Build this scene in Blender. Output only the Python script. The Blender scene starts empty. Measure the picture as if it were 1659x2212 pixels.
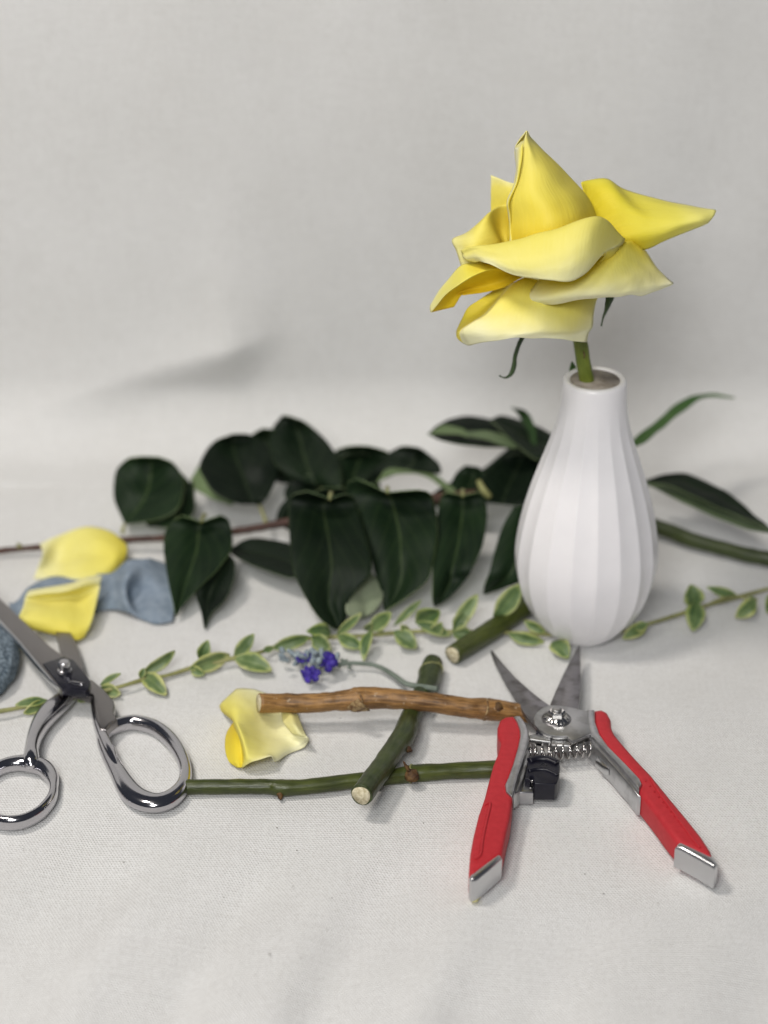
import bpy, bmesh, math, random
from mathutils import Vector, Matrix, noise as mnoise
random.seed(7)
scene = bpy.context.scene
COL = scene.collection

# ------------------------------------------------------------------ camera
CAM_H = 0.51
PITCH = math.radians(28.0)
FPX = 4731.0                      # focal length in pixels of a 1659 x 2212 picture (77 mm equivalent)
cam_d = bpy.data.cameras.new('camera')
cam = bpy.data.objects.new('camera', cam_d); COL.objects.link(cam)
cam.location = (0, 0, CAM_H)
cam.rotation_euler = (math.radians(90) - PITCH, 0, 0)
cam_d.sensor_fit = 'VERTICAL'; cam_d.sensor_height = 36.0; cam_d.sensor_width = 27.0
cam_d.lens = FPX * 36.0 / 2212.0
cam_d.clip_start = 0.02; cam_d.clip_end = 50
cam_d.dof.use_dof = True
cam_d.dof.focus_distance = 0.864
cam_d.dof.aperture_fstop = 5.4
cam_d.dof.aperture_blades = 0
scene.camera = cam

# ------------------------------------------------------------------ world and lamps (an indoor room: no sun, no sky)
w = bpy.data.worlds.new('World'); scene.world = w; w.use_nodes = True
bgn = w.node_tree.nodes['Background']
bgn.inputs[0].default_value = (0.62, 0.68, 0.85, 1); bgn.inputs[1].default_value = 0.075

def area(name, loc, target, size, power, col, size_y=None):
    d = bpy.data.lights.new(name, 'AREA'); d.energy = power; d.color = col
    d.shape = 'RECTANGLE' if size_y else 'DISK'; d.size = size
    if size_y: d.size_y = size_y
    o = bpy.data.objects.new(name, d); COL.objects.link(o)
    o.location = loc
    o.rotation_euler = (Vector(target) - Vector(loc)).to_track_quat('-Z', 'Y').to_euler()
    return o
area('ceiling_lamp', (-0.48, 0.64, 1.05), (0.02, 0.80, 0.0), 0.22, 5.4, (1.0, 0.94, 0.87))
area('room_lamp', (-0.20, -0.52, 1.05), (0.0, 0.95, 0.12), 0.55, 15.6, (1.0, 0.995, 0.985))
area('ceiling_lamp', (-0.35, 0.05, 1.45), (0.0, 0.85, 0.05), 0.20, 3.4, (1.0, 0.96, 0.90))

scene.view_settings.view_transform = 'Standard'
scene.view_settings.look = 'None'
scene.view_settings.exposure = 0.0
scene.view_settings.gamma = 1.0
scene.cycles.use_denoising = True
scene.cycles.max_bounces = 8

# ------------------------------------------------------------------ from a picture point to the place
FW = Vector((0, math.cos(PITCH), -math.sin(PITCH)))
UP = Vector((0, math.sin(PITCH), math.cos(PITCH)))
CP = Vector((0, 0, CAM_H))
def ray(p):
    return FW * FPX + Vector((1, 0, 0)) * (p[0] - 829.5) + UP * (1106.0 - p[1])
def Pz(p, z):
    d = ray(p); return CP + d * ((z - CAM_H) / d.z)
def Py(p, y):
    d = ray(p); return CP + d * (y / d.y)
def crop(x0, y0, s):
    return lambda x, y: ((x0 + x / s) / 1.507, (y0 + y / s) / 1.507)
R = crop(1350, 400, 1.58); R2 = crop(1400, 560, 3.0164)
Q = crop(1480, 2060, 1.8033); Q1 = crop(1550, 2080, 2.765)
S = crop(0, 1650, 2.0114)
V = crop(0, 1900, 1.185); W = crop(600, 1900, 1.8433); X = crop(1300, 1850, 1.3825)
L = crop(300, 1300, 1.1441); E = crop(1350, 1150, 1.4426); K = crop(550, 2050, 1.3825)
PC = crop(680, 2200, 4.4838); B3 = crop(0, 1650, 2.5523)
D = lambda x, y: (x, y)

# ------------------------------------------------------------------ mesh helpers
def new_obj(name, me, mats, parent=None):
    o = bpy.data.objects.new(name, me); COL.objects.link(o)
    for m in (mats if isinstance(mats, (list, tuple)) else [mats]):
        me.materials.append(m)
    if parent: o.parent = parent
    return o
def mesh(name, verts, faces, mats, parent=None, smooth=True, uvs=None):
    me = bpy.data.meshes.new(name)
    me.from_pydata([tuple(v) for v in verts], [], faces)
    if uvs:
        ul = me.uv_layers.new(name='UVMap')
        for lp in me.loops: ul.data[lp.index].uv = uvs[lp.vertex_index]
    me.polygons.foreach_set('use_smooth', [smooth] * len(me.polygons))
    me.update()
    return new_obj(name, me, mats, parent)
def thing(name, label, cat, loc=(0, 0, 0), group=None):
    o = bpy.data.objects.new(name, None); COL.objects.link(o)
    o.empty_display_size = 0.01
    o.location = loc
    o['label'] = label; o['category'] = cat
    if group: o['group'] = group
    return o
def settle(root):
    """children were built in place: keep them there under a base that is not at the origin"""
    bpy.context.view_layer.update()
    def rec(o):
        for c in o.children:
            c.matrix_parent_inverse = o.matrix_world.inverted(); rec(c)
    for c in root.children:
        c.matrix_parent_inverse = Matrix.Translation(-Vector(root.location))
def cr(p0, p1, p2, p3, t):
    return 0.5 * ((2 * p1) + (p2 - p0) * t + (2 * p0 - 5 * p1 + 4 * p2 - p3) * t * t + (3 * p1 - p0 - 3 * p2 + p3) * t ** 3)
def spline(pts, n, closed=False):
    m = len(pts); out = []
    segs = m if closed else m - 1
    tot = n if closed else n - 1
    for i in range(n):
        s = i / tot * segs
        k = min(int(s), segs - 1); t = s - k
        if closed:
            a, b, c, d = pts[(k - 1) % m], pts[k % m], pts[(k + 1) % m], pts[(k + 2) % m]
        else:
            b, c = pts[k], pts[k + 1]
            a = pts[k - 1] if k > 0 else b * 2 - c
            d = pts[k + 2] if k + 2 < m else c * 2 - b
        out.append(cr(a, b, c, d, t))
    return out
def grid_obj(name, rows, nu, nv, mats, parent=None, thick=0.0003, swap=False, flipv=False, flip=False, wob=0.0, wf=300, face_cam=True, ruffle=0.0):
    """smooth surface through a grid of 3-D control points (rows of equal length)"""
    cols = [spline(r, nu) for r in rows]
    verts = []; uvs = []
    byu = [spline([cols[j][i] for j in range(len(rows))], nv) for i in range(nu)]
    for j in range(nv):
        for i in range(nu):
            p = byu[i][j].copy()
            verts.append(p)
            u, v = i / (nu - 1), j / (nv - 1)
            if swap: u, v = v, u
            if flipv: v = 1 - v
            uvs.append((u, v))
    faces = [(j * nu + i, j * nu + i + 1, (j + 1) * nu + i + 1, (j + 1) * nu + i) for j in range(nv - 1) for i in range(nu - 1)]
    # which way does it look?
    acc = Vector()
    for f in faces[:: max(1, len(faces) // 60)]:
        a, b, c = verts[f[0]], verts[f[1]], verts[f[2]]
        nrm = (b - a).cross(c - a)
        acc += nrm * (1 if nrm.dot(CP - a) > 0 else -1) * 0 + nrm
    mid = verts[len(verts) // 2]
    if face_cam and (acc.dot(CP - mid) < 0) != flip:
        faces = [tuple(reversed(f)) for f in faces]
    if wob:
        nn = acc.normalized()
        for k, p in enumerate(verts):
            q = p * wf
            verts[k] = p + nn * wob * mnoise.noise(q)
    if ruffle:
        nn = acc.normalized()
        for j in range(nv):
            for i in range(nu):
                uu, vv = uvs[j * nu + i]
                wgt = max(0, vv - 0.55) / 0.45
                verts[j * nu + i] = verts[j * nu + i] + nn * ruffle * wgt * math.sin(uu * 17 + 3 * math.sin(uu * 9))
    o = mesh(name, verts, faces, mats, parent, True, uvs)
    if thick:
        md = o.modifiers.new('thickness', 'SOLIDIFY'); md.thickness = thick; md.offset = -1
        if isinstance(mats, (list, tuple)) and len(mats) > 1: md.material_offset = 1; md.material_offset_rim = 1
    return o
def tube(name, path, rad, mats, parent=None, n=14, steps=None, closed=False, flat=None, power=2.0, caps=True, noise=0.0, nf=200, upref=None, stripe=False):
    """path: control points; rad: per control point radius or (across, up); lofted with superellipse sections"""
    steps = steps or len(path) * 6
    P = spline([Vector(p) for p in path], steps, closed)
    rr = [Vector((r, r, 0)) if not isinstance(r, (tuple, list)) else Vector((r[0], r[1], 0)) for r in rad]
    RR = spline(rr, steps, closed)
    verts = []; uvs = []
    m = len(P); nrm = upref or Vector((0, 0, 1))
    length = 0
    for i, p in enumerate(P):
        a = P[(i - 1) % m] if (closed or i > 0) else p
        b = P[(i + 1) % m] if (closed or i < m - 1) else p
        t = (b - a).normalized()
        if i: length += (p - P[i - 1]).length
        side = t.cross(nrm)
        if side.length < 1e-5: side = t.cross(Vector((0, 1, 0)))
        side.normalize(); up = side.cross(t).normalized()
        if upref is None and not closed: pass
        for k in range(n):
            th = 2 * math.pi * k / n
            c, s = math.cos(th), math.sin(th)
            cx = math.copysign(abs(c) ** (2 / power), c); sy = math.copysign(abs(s) ** (2 / power), s)
            q = p + side * cx * RR[i].x + up * sy * RR[i].y
            if noise:
                q += (q - p).normalized() * noise * mnoise.fractal(q * nf, 1, 2, 3)
            verts.append(q); uvs.append((k / n, length))
    faces = []
    rng = m if closed else m - 1
    for i in range(rng):
        for k in range(n):
            a = i * n + k; b = i * n + (k + 1) % n
            c = ((i + 1) % m) * n + (k + 1) % n; d = ((i + 1) % m) * n + k
            faces.append((a, b, c, d))
    if caps and not closed:
        faces.append(tuple(reversed(range(n)))); faces.append(tuple(range((m - 1) * n, m * n)))
    o = mesh(name, verts, faces, mats, parent, True, uvs)
    bm = bmesh.new(); bm.from_mesh(o.data); bmesh.ops.recalc_face_normals(bm, faces=bm.faces); bm.to_mesh(o.data); bm.free()
    if caps and not closed:
        o.data.polygons[-1].use_smooth = False; o.data.polygons[-2].use_smooth = False
    return o
def slab(name, poly, ztop, thick, bevel, mats, parent=None, seg=3, dense=0, grow=None):
    grow = bevel * 0.3 if grow is None else grow
    """flat piece: picture outline laid on the level ztop (a number or a function of the point), given its thickness and rounded edges"""
    pts = [Vector((p[0], p[1], 0)) for p in poly]
    if dense: pts = spline(pts, dense, True)
    bm = bmesh.new()
    tv = []
    for p in pts:
        z = ztop(p) if callable(ztop) else ztop
        tv.append(bm.verts.new(Pz((p.x, p.y), z)))
    if grow:
        n0 = len(tv); ar = sum(tv[k].co.x * tv[(k + 1) % n0].co.y - tv[(k + 1) % n0].co.x * tv[k].co.y for k in range(n0)); sg = 1 if ar > 0 else -1
        cs = [v.co.copy() for v in tv]
        for k in range(n0):
            d = (cs[(k + 1) % n0] - cs[k - 1]); d.z = 0
            if d.length > 1e-7: tv[k].co += Vector((d.y, -d.x, 0)).normalized() * grow * sg
    f = bm.faces.new(tv); f.normal_update()
    if f.normal.z < 0: f.normal_flip()
    r = bmesh.ops.extrude_face_region(bm, geom=[f])
    nf = [g for g in r['geom'] if isinstance(g, bmesh.types.BMFace)]
    nvs = [g for g in r['geom'] if isinstance(g, bmesh.types.BMVert)]
    bm.faces.ensure_lookup_table()
    for v in nvs: v.co.z -= thick
    bmesh.ops.recalc_face_normals(bm, faces=bm.faces)
    if bevel:
        es = []
        for e in bm.edges:
            if len(e.link_faces) == 2:
                ls = sorted(len(x.verts) for x in e.link_faces)
                if ls[1] == len(pts) and ls[0] == 4 and len(pts) != 4: es.append(e)
                elif len(pts) == 4: es.append(e)
        bmesh.ops.bevel(bm, geom=es, offset=bevel, segments=seg, affect='EDGES', profile=0.5, clamp_overlap=True)
    me = bpy.data.meshes.new(name); bm.to_mesh(me); bm.free()
    me.polygons.foreach_set('use_smooth', [True] * len(me.polygons))
    o = new_obj(name, me, mats, parent)
    o.data.set_sharp_from_angle(angle=math.radians(38))
    return o
def lathe(name, prof, n, mats, parent=None, center=(0, 0, 0), mod=None):
    verts = []; uvs = []
    for j, (r, z) in enumerate(prof):
        for k in range(n):
            th = 2 * math.pi * k / n
            rr = r * (mod(th, z, j) if mod else 1)
            verts.append((center[0] + rr * math.cos(th), center[1] + rr * math.sin(th), center[2] + z)); uvs.append((k / n, z))
    faces = [(j * n + k, j * n + (k + 1) % n, (j + 1) * n + (k + 1) % n, (j + 1) * n + k) for j in range(len(prof) - 1) for k in range(n)]
    faces.append(tuple(reversed(range(n)))); faces.append(tuple(range((len(prof) - 1) * n, len(prof) * n)))
    return mesh(name, verts, faces, mats, parent, True, uvs)

# ------------------------------------------------------------------ materials
def mat(name, col, rough=0.5, metal=0.0, spec=0.5, sub=0.0, coat=0.0):
    m = bpy.data.materials.new(name); m.use_nodes = True
    nt = m.node_tree; b = nt.nodes['Principled BSDF']
    b.inputs['Base Color'].default_value = (*col, 1); b.inputs['Roughness'].default_value = rough
    b.inputs['Metallic'].default_value = metal; b.inputs['Specular IOR Level'].default_value = spec
    if coat: b.inputs['Coat Weight'].default_value = coat
    return m
class N:
    def __init__(s, m): s.m = m; s.t = m.node_tree; s.b = s.t.nodes['Principled BSDF']; s.out = s.t.nodes['Material Output']
    def add(s, kind, **kw):
        n = s.t.nodes.new(kind)
        for k, v in kw.items():
            if hasattr(n, k): setattr(n, k, v)
        return n
    def link(s, a, b): s.t.links.new(a, b)
    def noise(s, scale, detail=3, vec=None, rough=0.55):
        n = s.add('ShaderNodeTexNoise'); n.inputs['Scale'].default_value = scale; n.inputs['Detail'].default_value = detail; n.inputs['Roughness'].default_value = rough
        if vec is not None: s.link(vec, n.inputs['Vector'])
        else: s.link(s.obj(), n.inputs['Vector'])
        return n
    def obj(s):
        if not hasattr(s, '_g'): s._g = s.add('ShaderNodeNewGeometry')
        return s._g.outputs['Position']
    def ramp(s, fac, stops):
        r = s.add('ShaderNodeValToRGB'); el = r.color_ramp.elements
        while len(el) < len(stops): el.new(0.5)
        for e, (p, c) in zip(el, stops): e.position = p; e.color = (*c, 1) if len(c) == 3 else c
        s.link(fac, r.inputs['Fac']); return r.outputs['Color']
    def mix(s, fac, a, b, mode='MIX'):
        n = s.add('ShaderNodeMix'); n.data_type = 'RGBA'; n.blend_type = mode
        for sock, v in ((n.inputs[0], fac), (n.inputs[6], a), (n.inputs[7], b)):
            if isinstance(v, (int, float)): sock.default_value = v
            elif isinstance(v, tuple): sock.default_value = (*v, 1)
            else: s.link(v, sock)
        return n.outputs[2]
    def math(s, op, a, b=None, c=None):
        n = s.add('ShaderNodeMath'); n.operation = op
        for i, v in enumerate((a, b, c)):
            if v is None: continue
            if isinstance(v, (int, float)): n.inputs[i].default_value = v
            else: s.link(v, n.inputs[i])
        return n.outputs[0]
    def uv(s):
        n = s.add('ShaderNodeUVMap'); x = s.add('ShaderNodeSeparateXYZ'); s.link(n.outputs[0], x.inputs[0]); return x.outputs[0], x.outputs[1], n.outputs[0]
    def bump(s, h, strength=0.3, dist=0.001):
        n = s.add('ShaderNodeBump'); n.inputs['Strength'].default_value = strength; n.inputs['Distance'].default_value = dist
        s.link(h, n.inputs['Height']); s.link(n.outputs[0], s.b.inputs['Normal']); return n
    def mapping(s, vec, scale=(1, 1, 1), rot=(0, 0, 0)):
        n = s.add('ShaderNodeMapping'); s.link(vec, n.inputs[0]); n.inputs['Scale'].default_value = scale; n.inputs['Rotation'].default_value = rot; return n.outputs[0]
    def color(s, c): s.link(c, s.b.inputs['Base Color'])
    def translucent(s, col, fac):
        t = s.add('ShaderNodeBsdfTranslucent'); mx = s.add('ShaderNodeMixShader'); mx.inputs[0].default_value = fac
        if isinstance(col, tuple): t.inputs[0].default_value = (*col, 1)
        else: s.link(col, t.inputs[0])
        s.link(s.b.outputs[0], mx.inputs[1]); s.link(t.outputs[0], mx.inputs[2]); s.link(mx.outputs[0], s.out.inputs[0])

def cloth_mat():
    m = mat('white_cotton', (0.74, 0.73, 0.705), 0.95, spec=0.15); n = N(m)
    u, v, uv = n.uv()
    # twill weave: warp and weft threads about 0.9 mm apart
    a = n.math('SINE', n.math('ADD', n.math('MULTIPLY', u, 2 * math.pi / 0.00125), n.math('MULTIPLY', v, 2 * math.pi / 0.0023)))
    b = n.math('SINE', n.math('MULTIPLY', v, 2 * math.pi / 0.00120))
    weave = n.math('MULTIPLY', n.math('ADD', a, 1.0), n.math('ADD', b, 1.0))
    slub = n.noise(1.0, 4, n.mapping(uv, (60, 700, 1)))
    slub2 = n.noise(1.0, 4, n.mapping(uv, (700, 50, 1)))
    stain = n.noise(16.0, 5)
    base = n.ramp(stain.outputs[0], [(0.3, (0.712, 0.710, 0.698)), (0.7, (0.768, 0.768, 0.762))])
    pores = n.math('LESS_THAN', weave, 0.22)
    irr = n.noise(900.0, 2)
    porem = n.math('MULTIPLY', n.ramp(weave, [(0.02, (1, 1, 1)), (0.16, (0, 0, 0))]), n.ramp(irr.outputs[0], [(0.42, (0.1, 0.1, 0.1)), (0.62, (1, 1, 1))]))
    c = n.mix(n.math('MULTIPLY', porem, 0.85), base, (0.42, 0.40, 0.37))
    c = n.mix(0.10, c, n.ramp(slub.outputs[0], [(0.35, (0.55, 0.54, 0.52)), (0.65, (0.85, 0.85, 0.83))]))
    c = n.mix(0.08, c, n.ramp(slub2.outputs[0], [(0.35, (0.55, 0.54, 0.52)), (0.65, (0.85, 0.85, 0.83))]))
    n.color(c)
    h = n.math('ADD', n.math('MULTIPLY', weave, 0.25), n.math('MULTIPLY', slub.outputs[0], 0.6))
    n.bump(h, 0.55, 0.0005)
    return m
def petal_mat(name, stops, trans=0.3, inner=None):
    m = mat(name, (0.8, 0.62, 0.04), 0.55, spec=0.25); n = N(m)
    u, v, uv = n.uv()
    nz = n.noise(60.0, 3)
    side = n.math('POWER', n.math('ABSOLUTE', n.math('SUBTRACT', n.math('MULTIPLY', u, 2.0), 1.0)), 8.0)
    t = n.math('ADD', n.math('ADD', v, n.math('MULTIPLY', side, 0.28)), n.math('MULTIPLY', n.math('SUBTRACT', nz.outputs[0], 0.5), 0.35))
    if inner:      # the turned part shows the petal's deeper yellow inner face
        t = n.math('SUBTRACT', t, n.math('MULTIPLY', n.ramp(u, [(inner[0], (0, 0, 0) if inner[0] > 0.3 else (1, 1, 1)), (inner[1], (1, 1, 1) if inner[0] > 0.3 else (0, 0, 0))]), 1.1))
    c = n.ramp(t, stops)
    veins = n.noise(1.0, 3, n.mapping(uv, (70, 3.0, 1)))
    c = n.mix(0.035, c, n.ramp(veins.outputs[0], [(0.35, (0.70, 0.54, 0.05)), (0.65, (0.95, 0.90, 0.45))]))
    n.color(c)
    cre = n.noise(1.0, 3, n.mapping(uv, (9, 4.0, 1)))
    h = n.math('ADD', n.math('MULTIPLY', veins.outputs[0], 0.5), n.math('MULTIPLY', cre.outputs[0], 1.6))
    n.bump(h, 0.24, 0.0012)
    n.translucent(c, trans * 0.45)
    return m
def leaf_mat(name, dark, mid, vein, rough, trans=0.08, back=False):
    m = mat(name, dark, rough, spec=0.2); n = N(m)
    u, v, uv = n.uv()
    du = n.math('ABSOLUTE', n.math('SUBTRACT', u, 0.5))
    nz = n.noise(45.0, 4)
    c = n.ramp(nz.outputs[0], [(0.3, dark), (0.72, mid)])
    side = n.math('SINE', n.math('ADD', n.math('MULTIPLY', v, 46.0), n.math('MULTIPLY', du, -34.0)))
    sv = n.ramp(side, [(0.90, (0, 0, 0)), (1.0, (1, 1, 1))])
    c = n.mix(n.math('MULTIPLY', sv, 0.09), c, vein)
    rib = n.ramp(du, [(0.005, (1, 1, 1)), (0.018, (0, 0, 0))])
    c = n.mix(n.math('MULTIPLY', rib, 0.34), c, vein)
    edge = n.ramp(du, [(0.484, (0, 0, 0)), (0.5, (1, 1, 1))])
    c = n.mix(n.math('MULTIPLY', edge, 0.3), c, vein)
    oi = n.add('ShaderNodeObjectInfo')
    c = n.mix(1.0, c, n.ramp(oi.outputs['Random'], [(0.0, (0.62, 0.62, 0.70)), (0.5, (1.0, 1.0, 0.95)), (1.0, (1.5, 1.55, 1.3))]), 'MULTIPLY')
    n.color(c)
    n.bump(n.math('ADD', n.math('MULTIPLY', side, -0.06), nz.outputs[0]), 0.18, 0.001)
    n.translucent(mid, trans)
    return m
def variegated_mat():
    m = mat('variegated_leaf', (0.08, 0.15, 0.03), 0.45, spec=0.4); n = N(m)
    u, v, uv = n.uv()
    du = n.math('MULTIPLY', n.math('ABSOLUTE', n.math('SUBTRACT', u, 0.5)), 2.0)
    nz = n.noise(260.0, 3)
    nz2 = n.noise(90.0, 2)
    e = n.math('MAXIMUM', du, n.math('MULTIPLY', n.math('SUBTRACT', v, 0.55), 1.9))
    t = n.math('ADD', e, n.math('MULTIPLY', n.math('SUBTRACT', nz.outputs[0], 0.5), 0.75))
    green = n.ramp(nz2.outputs[0], [(0.35, (0.075, 0.135, 0.05)), (0.65, (0.18, 0.25, 0.11))])
    margin = n.ramp(nz2.outputs[0], [(0.35, (0.36, 0.42, 0.13)), (0.65, (0.58, 0.59, 0.30))])
    f = n.ramp(t, [(0.54, (0, 0, 0)), (0.92, (1, 1, 1))])
    c = n.mix(f, green, margin)
    rib = n.ramp(du, [(0.02, (1, 1, 1)), (0.07, (0, 0, 0))])
    c = n.mix(n.math('MULTIPLY', rib, 0.35), c, (0.32, 0.40, 0.14))
    oi = n.add('ShaderNodeObjectInfo')
    c = n.mix(1.0, c, n.ramp(oi.outputs['Random'], [(0.0, (0.68, 0.72, 0.62)), (0.5, (0.95, 1.0, 0.9)), (1.0, (1.2, 1.15, 1.05))]), 'MULTIPLY')
    n.color(c)
    n.translucent(c, 0.15)
    return m
def stem_mat(name, a, b, rough=0.45, streak=0.5, spots=None):
    m = mat(name, a, rough, spec=0.45); n = N(m)
    u, v, uv = n.uv()
    fib = n.noise(1.0, 5, n.mapping(uv, (26, 110, 1)))
    blot = n.noise(90.0, 4)
    t = n.math('ADD', n.math('MULTIPLY', fib.outputs[0], streak), n.math('MULTIPLY', blot.outputs[0], 1 - streak))
    c = n.ramp(t, [(0.40, a), (0.60, b)])
    if spots:
        sp = n.noise(420.0, 2)
        c = n.mix(n.math('MULTIPLY', n.ramp(sp.outputs[0], [(0.64, (0, 0, 0)), (0.72, (1, 1, 1))]), 0.6), c, spots)
    n.color(c)
    n.bump(t, 0.5, 0.0008)
    return m
def metal_mat(name, col, rough, scratch=0.15, stain=None):
    m = mat(name, col, rough, 1.0); n = N(m)
    nz = n.noise(160.0, 5); nz2 = n.noise(1.0, 3, n.mapping(n.obj(), (300, 2500, 300), (0, 0, 0.6)))
    r = n.math('ADD', rough, n.math('MULTIPLY', n.math('SUBTRACT', nz.outputs[0], 0.5), scratch * 2))
    n.link(n.math('MAXIMUM', r, 0.02), n.b.inputs['Roughness'])
    if stain:
        c = n.mix(n.ramp(nz.outputs[0], [(0.45, (0, 0, 0)), (0.66, (1, 1, 1))]), col, stain)
        n.color(c)
        n.bump(n.math('ADD', nz.outputs[0], n.math('MULTIPLY', nz2.outputs[0], 0.5)), 0.2, 0.0003)
    return m
def simple(name, a, b, rough, scale=120.0, bump=0.2, dist=0.0004, spec=0.4):
    m = mat(name, a, rough, spec=spec); n = N(m)
    nz = n.noise(scale, 4)
    n.color(n.ramp(nz.outputs[0], [(0.35, a), (0.65, b)]))
    if bump: n.bump(nz.outputs[0], bump, dist)
    return m

M_cloth = cloth_mat()
M_petal = petal_mat('yellow_petal', [(0.02, (0.91, 0.70, 0.04)), (0.35, (0.91, 0.78, 0.11)), (0.75, (0.92, 0.82, 0.18)), (1.0, (0.93, 0.88, 0.40))], 0.38)
PALE = [(0.0, (0.89, 0.75, 0.07)), (0.30, (0.91, 0.83, 0.20)), (0.55, (0.92, 0.86, 0.36)), (0.9, (0.94, 0.92, 0.62))]
M_petalpale = petal_mat('pale_petal', PALE, 0.33)
M_petalturn = petal_mat('pale_turned_petal', PALE, 0.33, (0.19, 0.24))
M_petalpale2 = petal_mat('cream_petal', [(0.0, (0.89, 0.76, 0.08)), (0.35, (0.90, 0.81, 0.17)), (0.70, (0.91, 0.84, 0.27)), (1.0, (0.93, 0.90, 0.52))], 0.35)
LEMON = [(0.0, (0.84, 0.66, 0.02)), (0.35, (0.85, 0.745, 0.06)), (0.7, (0.87, 0.80, 0.14)), (1.0, (0.90, 0.86, 0.32))]
M_petalflap = petal_mat('deep_yellow_petal', [(0.0, (0.88, 0.66, 0.02)), (1.0, (0.90, 0.76, 0.07))], 0.35)
M_petalcream = petal_mat('cream_lip_petal', [(0.0, (0.91, 0.85, 0.34)), (1.0, (0.93, 0.90, 0.52))], 0.3)
M_petalgreen = petal_mat('lemon_petal', LEMON, 0.38)
M_petalturn2 = petal_mat('lemon_turned_petal', [(-0.0, (0.86, 0.62, 0.015)), (0.35, (0.88, 0.78, 0.10)), (0.7, (0.90, 0.83, 0.22)), (1.0, (0.92, 0.88, 0.42))], 0.3, (0.46, 0.56))
M_leaf = leaf_mat('glossy_dark_leaf', (0.0025, 0.0085, 0.0035), (0.008, 0.020, 0.007), (0.09, 0.13, 0.05), 0.56)
M_leafback = leaf_mat('pale_leaf_underside', (0.10, 0.15, 0.07), (0.17, 0.23, 0.12), (0.26, 0.31, 0.16), 0.6)
M_leafgrey = leaf_mat('greyish_leaf_underside', (0.20, 0.25, 0.16), (0.30, 0.34, 0.24), (0.33, 0.36, 0.24), 0.6)
M_slim = leaf_mat('slim_leaf', (0.035, 0.085, 0.025), (0.06, 0.12, 0.035), (0.10, 0.16, 0.06), 0.45)
M_varieg = variegated_mat()
M_vine = stem_mat('vine_stem', (0.20, 0.20, 0.07), (0.34, 0.34, 0.14), 0.5)
M_green = stem_mat('green_stem', (0.028, 0.038, 0.006), (0.064, 0.080, 0.013), 0.36)
M_green2 = stem_mat('dark_green_stem', (0.021, 0.033, 0.009), (0.048, 0.066, 0.017), 0.38)
M_rosestem = stem_mat('rose_stem', (0.10, 0.14, 0.012), (0.19, 0.23, 0.03), 0.45)
M_bark = stem_mat('brown_bark', (0.10, 0.046, 0.012), (0.36, 0.19, 0.06), 0.5, 0.65, (0.45, 0.34, 0.22))
M_scar = simple('node_scar', (0.12, 0.055, 0.02), (0.38, 0.27, 0.13), 0.7, 500, 0.6, 0.0008)
M_darkbud = simple('dark_bud', (0.04, 0.016, 0.008), (0.13, 0.07, 0.02), 0.7, 400, 0.6, 0.0008)
M_cut = simple('cut_wood', (0.42, 0.36, 0.22), (0.72, 0.66, 0.48), 0.8, 700, 0.7, 0.0006)
M_branch = stem_mat('branch_bark', (0.045, 0.018, 0.012), (0.10, 0.045, 0.03), 0.6)
M_vase = simple('white_glaze', (0.85, 0.835, 0.85), (0.875, 0.86, 0.875), 0.30, 90, 0.12, 0.0004, 0.45)
M_vasein = simple('brown_inner_lip', (0.22, 0.18, 0.14), (0.50, 0.45, 0.39), 0.55, 120)  # mottled dark brown for the lip's inner edge and the opening
M_dirt = simple('dry_residue', (0.07, 0.045, 0.02), (0.22, 0.15, 0.07), 0.9, 900)
M_red = simple('red_rubber', (0.44, 0.022, 0.030), (0.49, 0.028, 0.037), 0.55, 400, 0.12, 0.0002, 0.3)
M_alu = metal_mat('cast_aluminium', (0.56, 0.56, 0.57), 0.36, 0.1, (0.42, 0.42, 0.43))
M_plate = metal_mat('dull_steel', (0.50, 0.50, 0.50), 0.42, 0.1, (0.36, 0.355, 0.35))
M_blade = metal_mat('worn_blade', (0.30, 0.29, 0.30), 0.40, 0.1, (0.17, 0.16, 0.16))
M_spring = metal_mat('bright_wire', (0.62, 0.60, 0.58), 0.15, 0.03)
M_cap = metal_mat('polished_cap', (0.60, 0.60, 0.61), 0.30, 0.06)
M_chrome = metal_mat('chrome', (0.50, 0.49, 0.51), 0.13, 0.03)
M_chromeblade = metal_mat('brushed_blade', (0.27, 0.255, 0.25), 0.30, 0.05)
M_black = simple('black_plastic', (0.006, 0.006, 0.012), (0.010, 0.010, 0.018), 0.38, 300, 0.1)
M_blackmetal = simple('blackened_steel', (0.008, 0.008, 0.014), (0.02, 0.02, 0.028), 0.25, 300, 0.1)
M_ribbon = simple('dusty_blue_cloth', (0.19, 0.24, 0.30), (0.26, 0.31, 0.37), 0.9, 260, 0.4, 0.0006, 0.15)
M_pad = simple('fuzzy_blue_grey', (0.07, 0.10, 0.13), (0.28, 0.34, 0.39), 0.95, 620, 1.0, 0.0018, 0.1)
M_calyx = simple('grey_calyx', (0.16, 0.20, 0.24), (0.36, 0.42, 0.44), 0.9, 700, 0.6, 0.0006, 0.1)
M_violet = simple('violet_flower', (0.018, 0.010, 0.15), (0.055, 0.028, 0.33), 0.6, 400)
M_greystem = stem_mat('grey_green_stem', (0.12, 0.15, 0.12), (0.22, 0.26, 0.22), 0.7)
M_sepal = stem_mat('sepal_green', (0.02, 0.05, 0.015), (0.05, 0.09, 0.03), 0.6)

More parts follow.
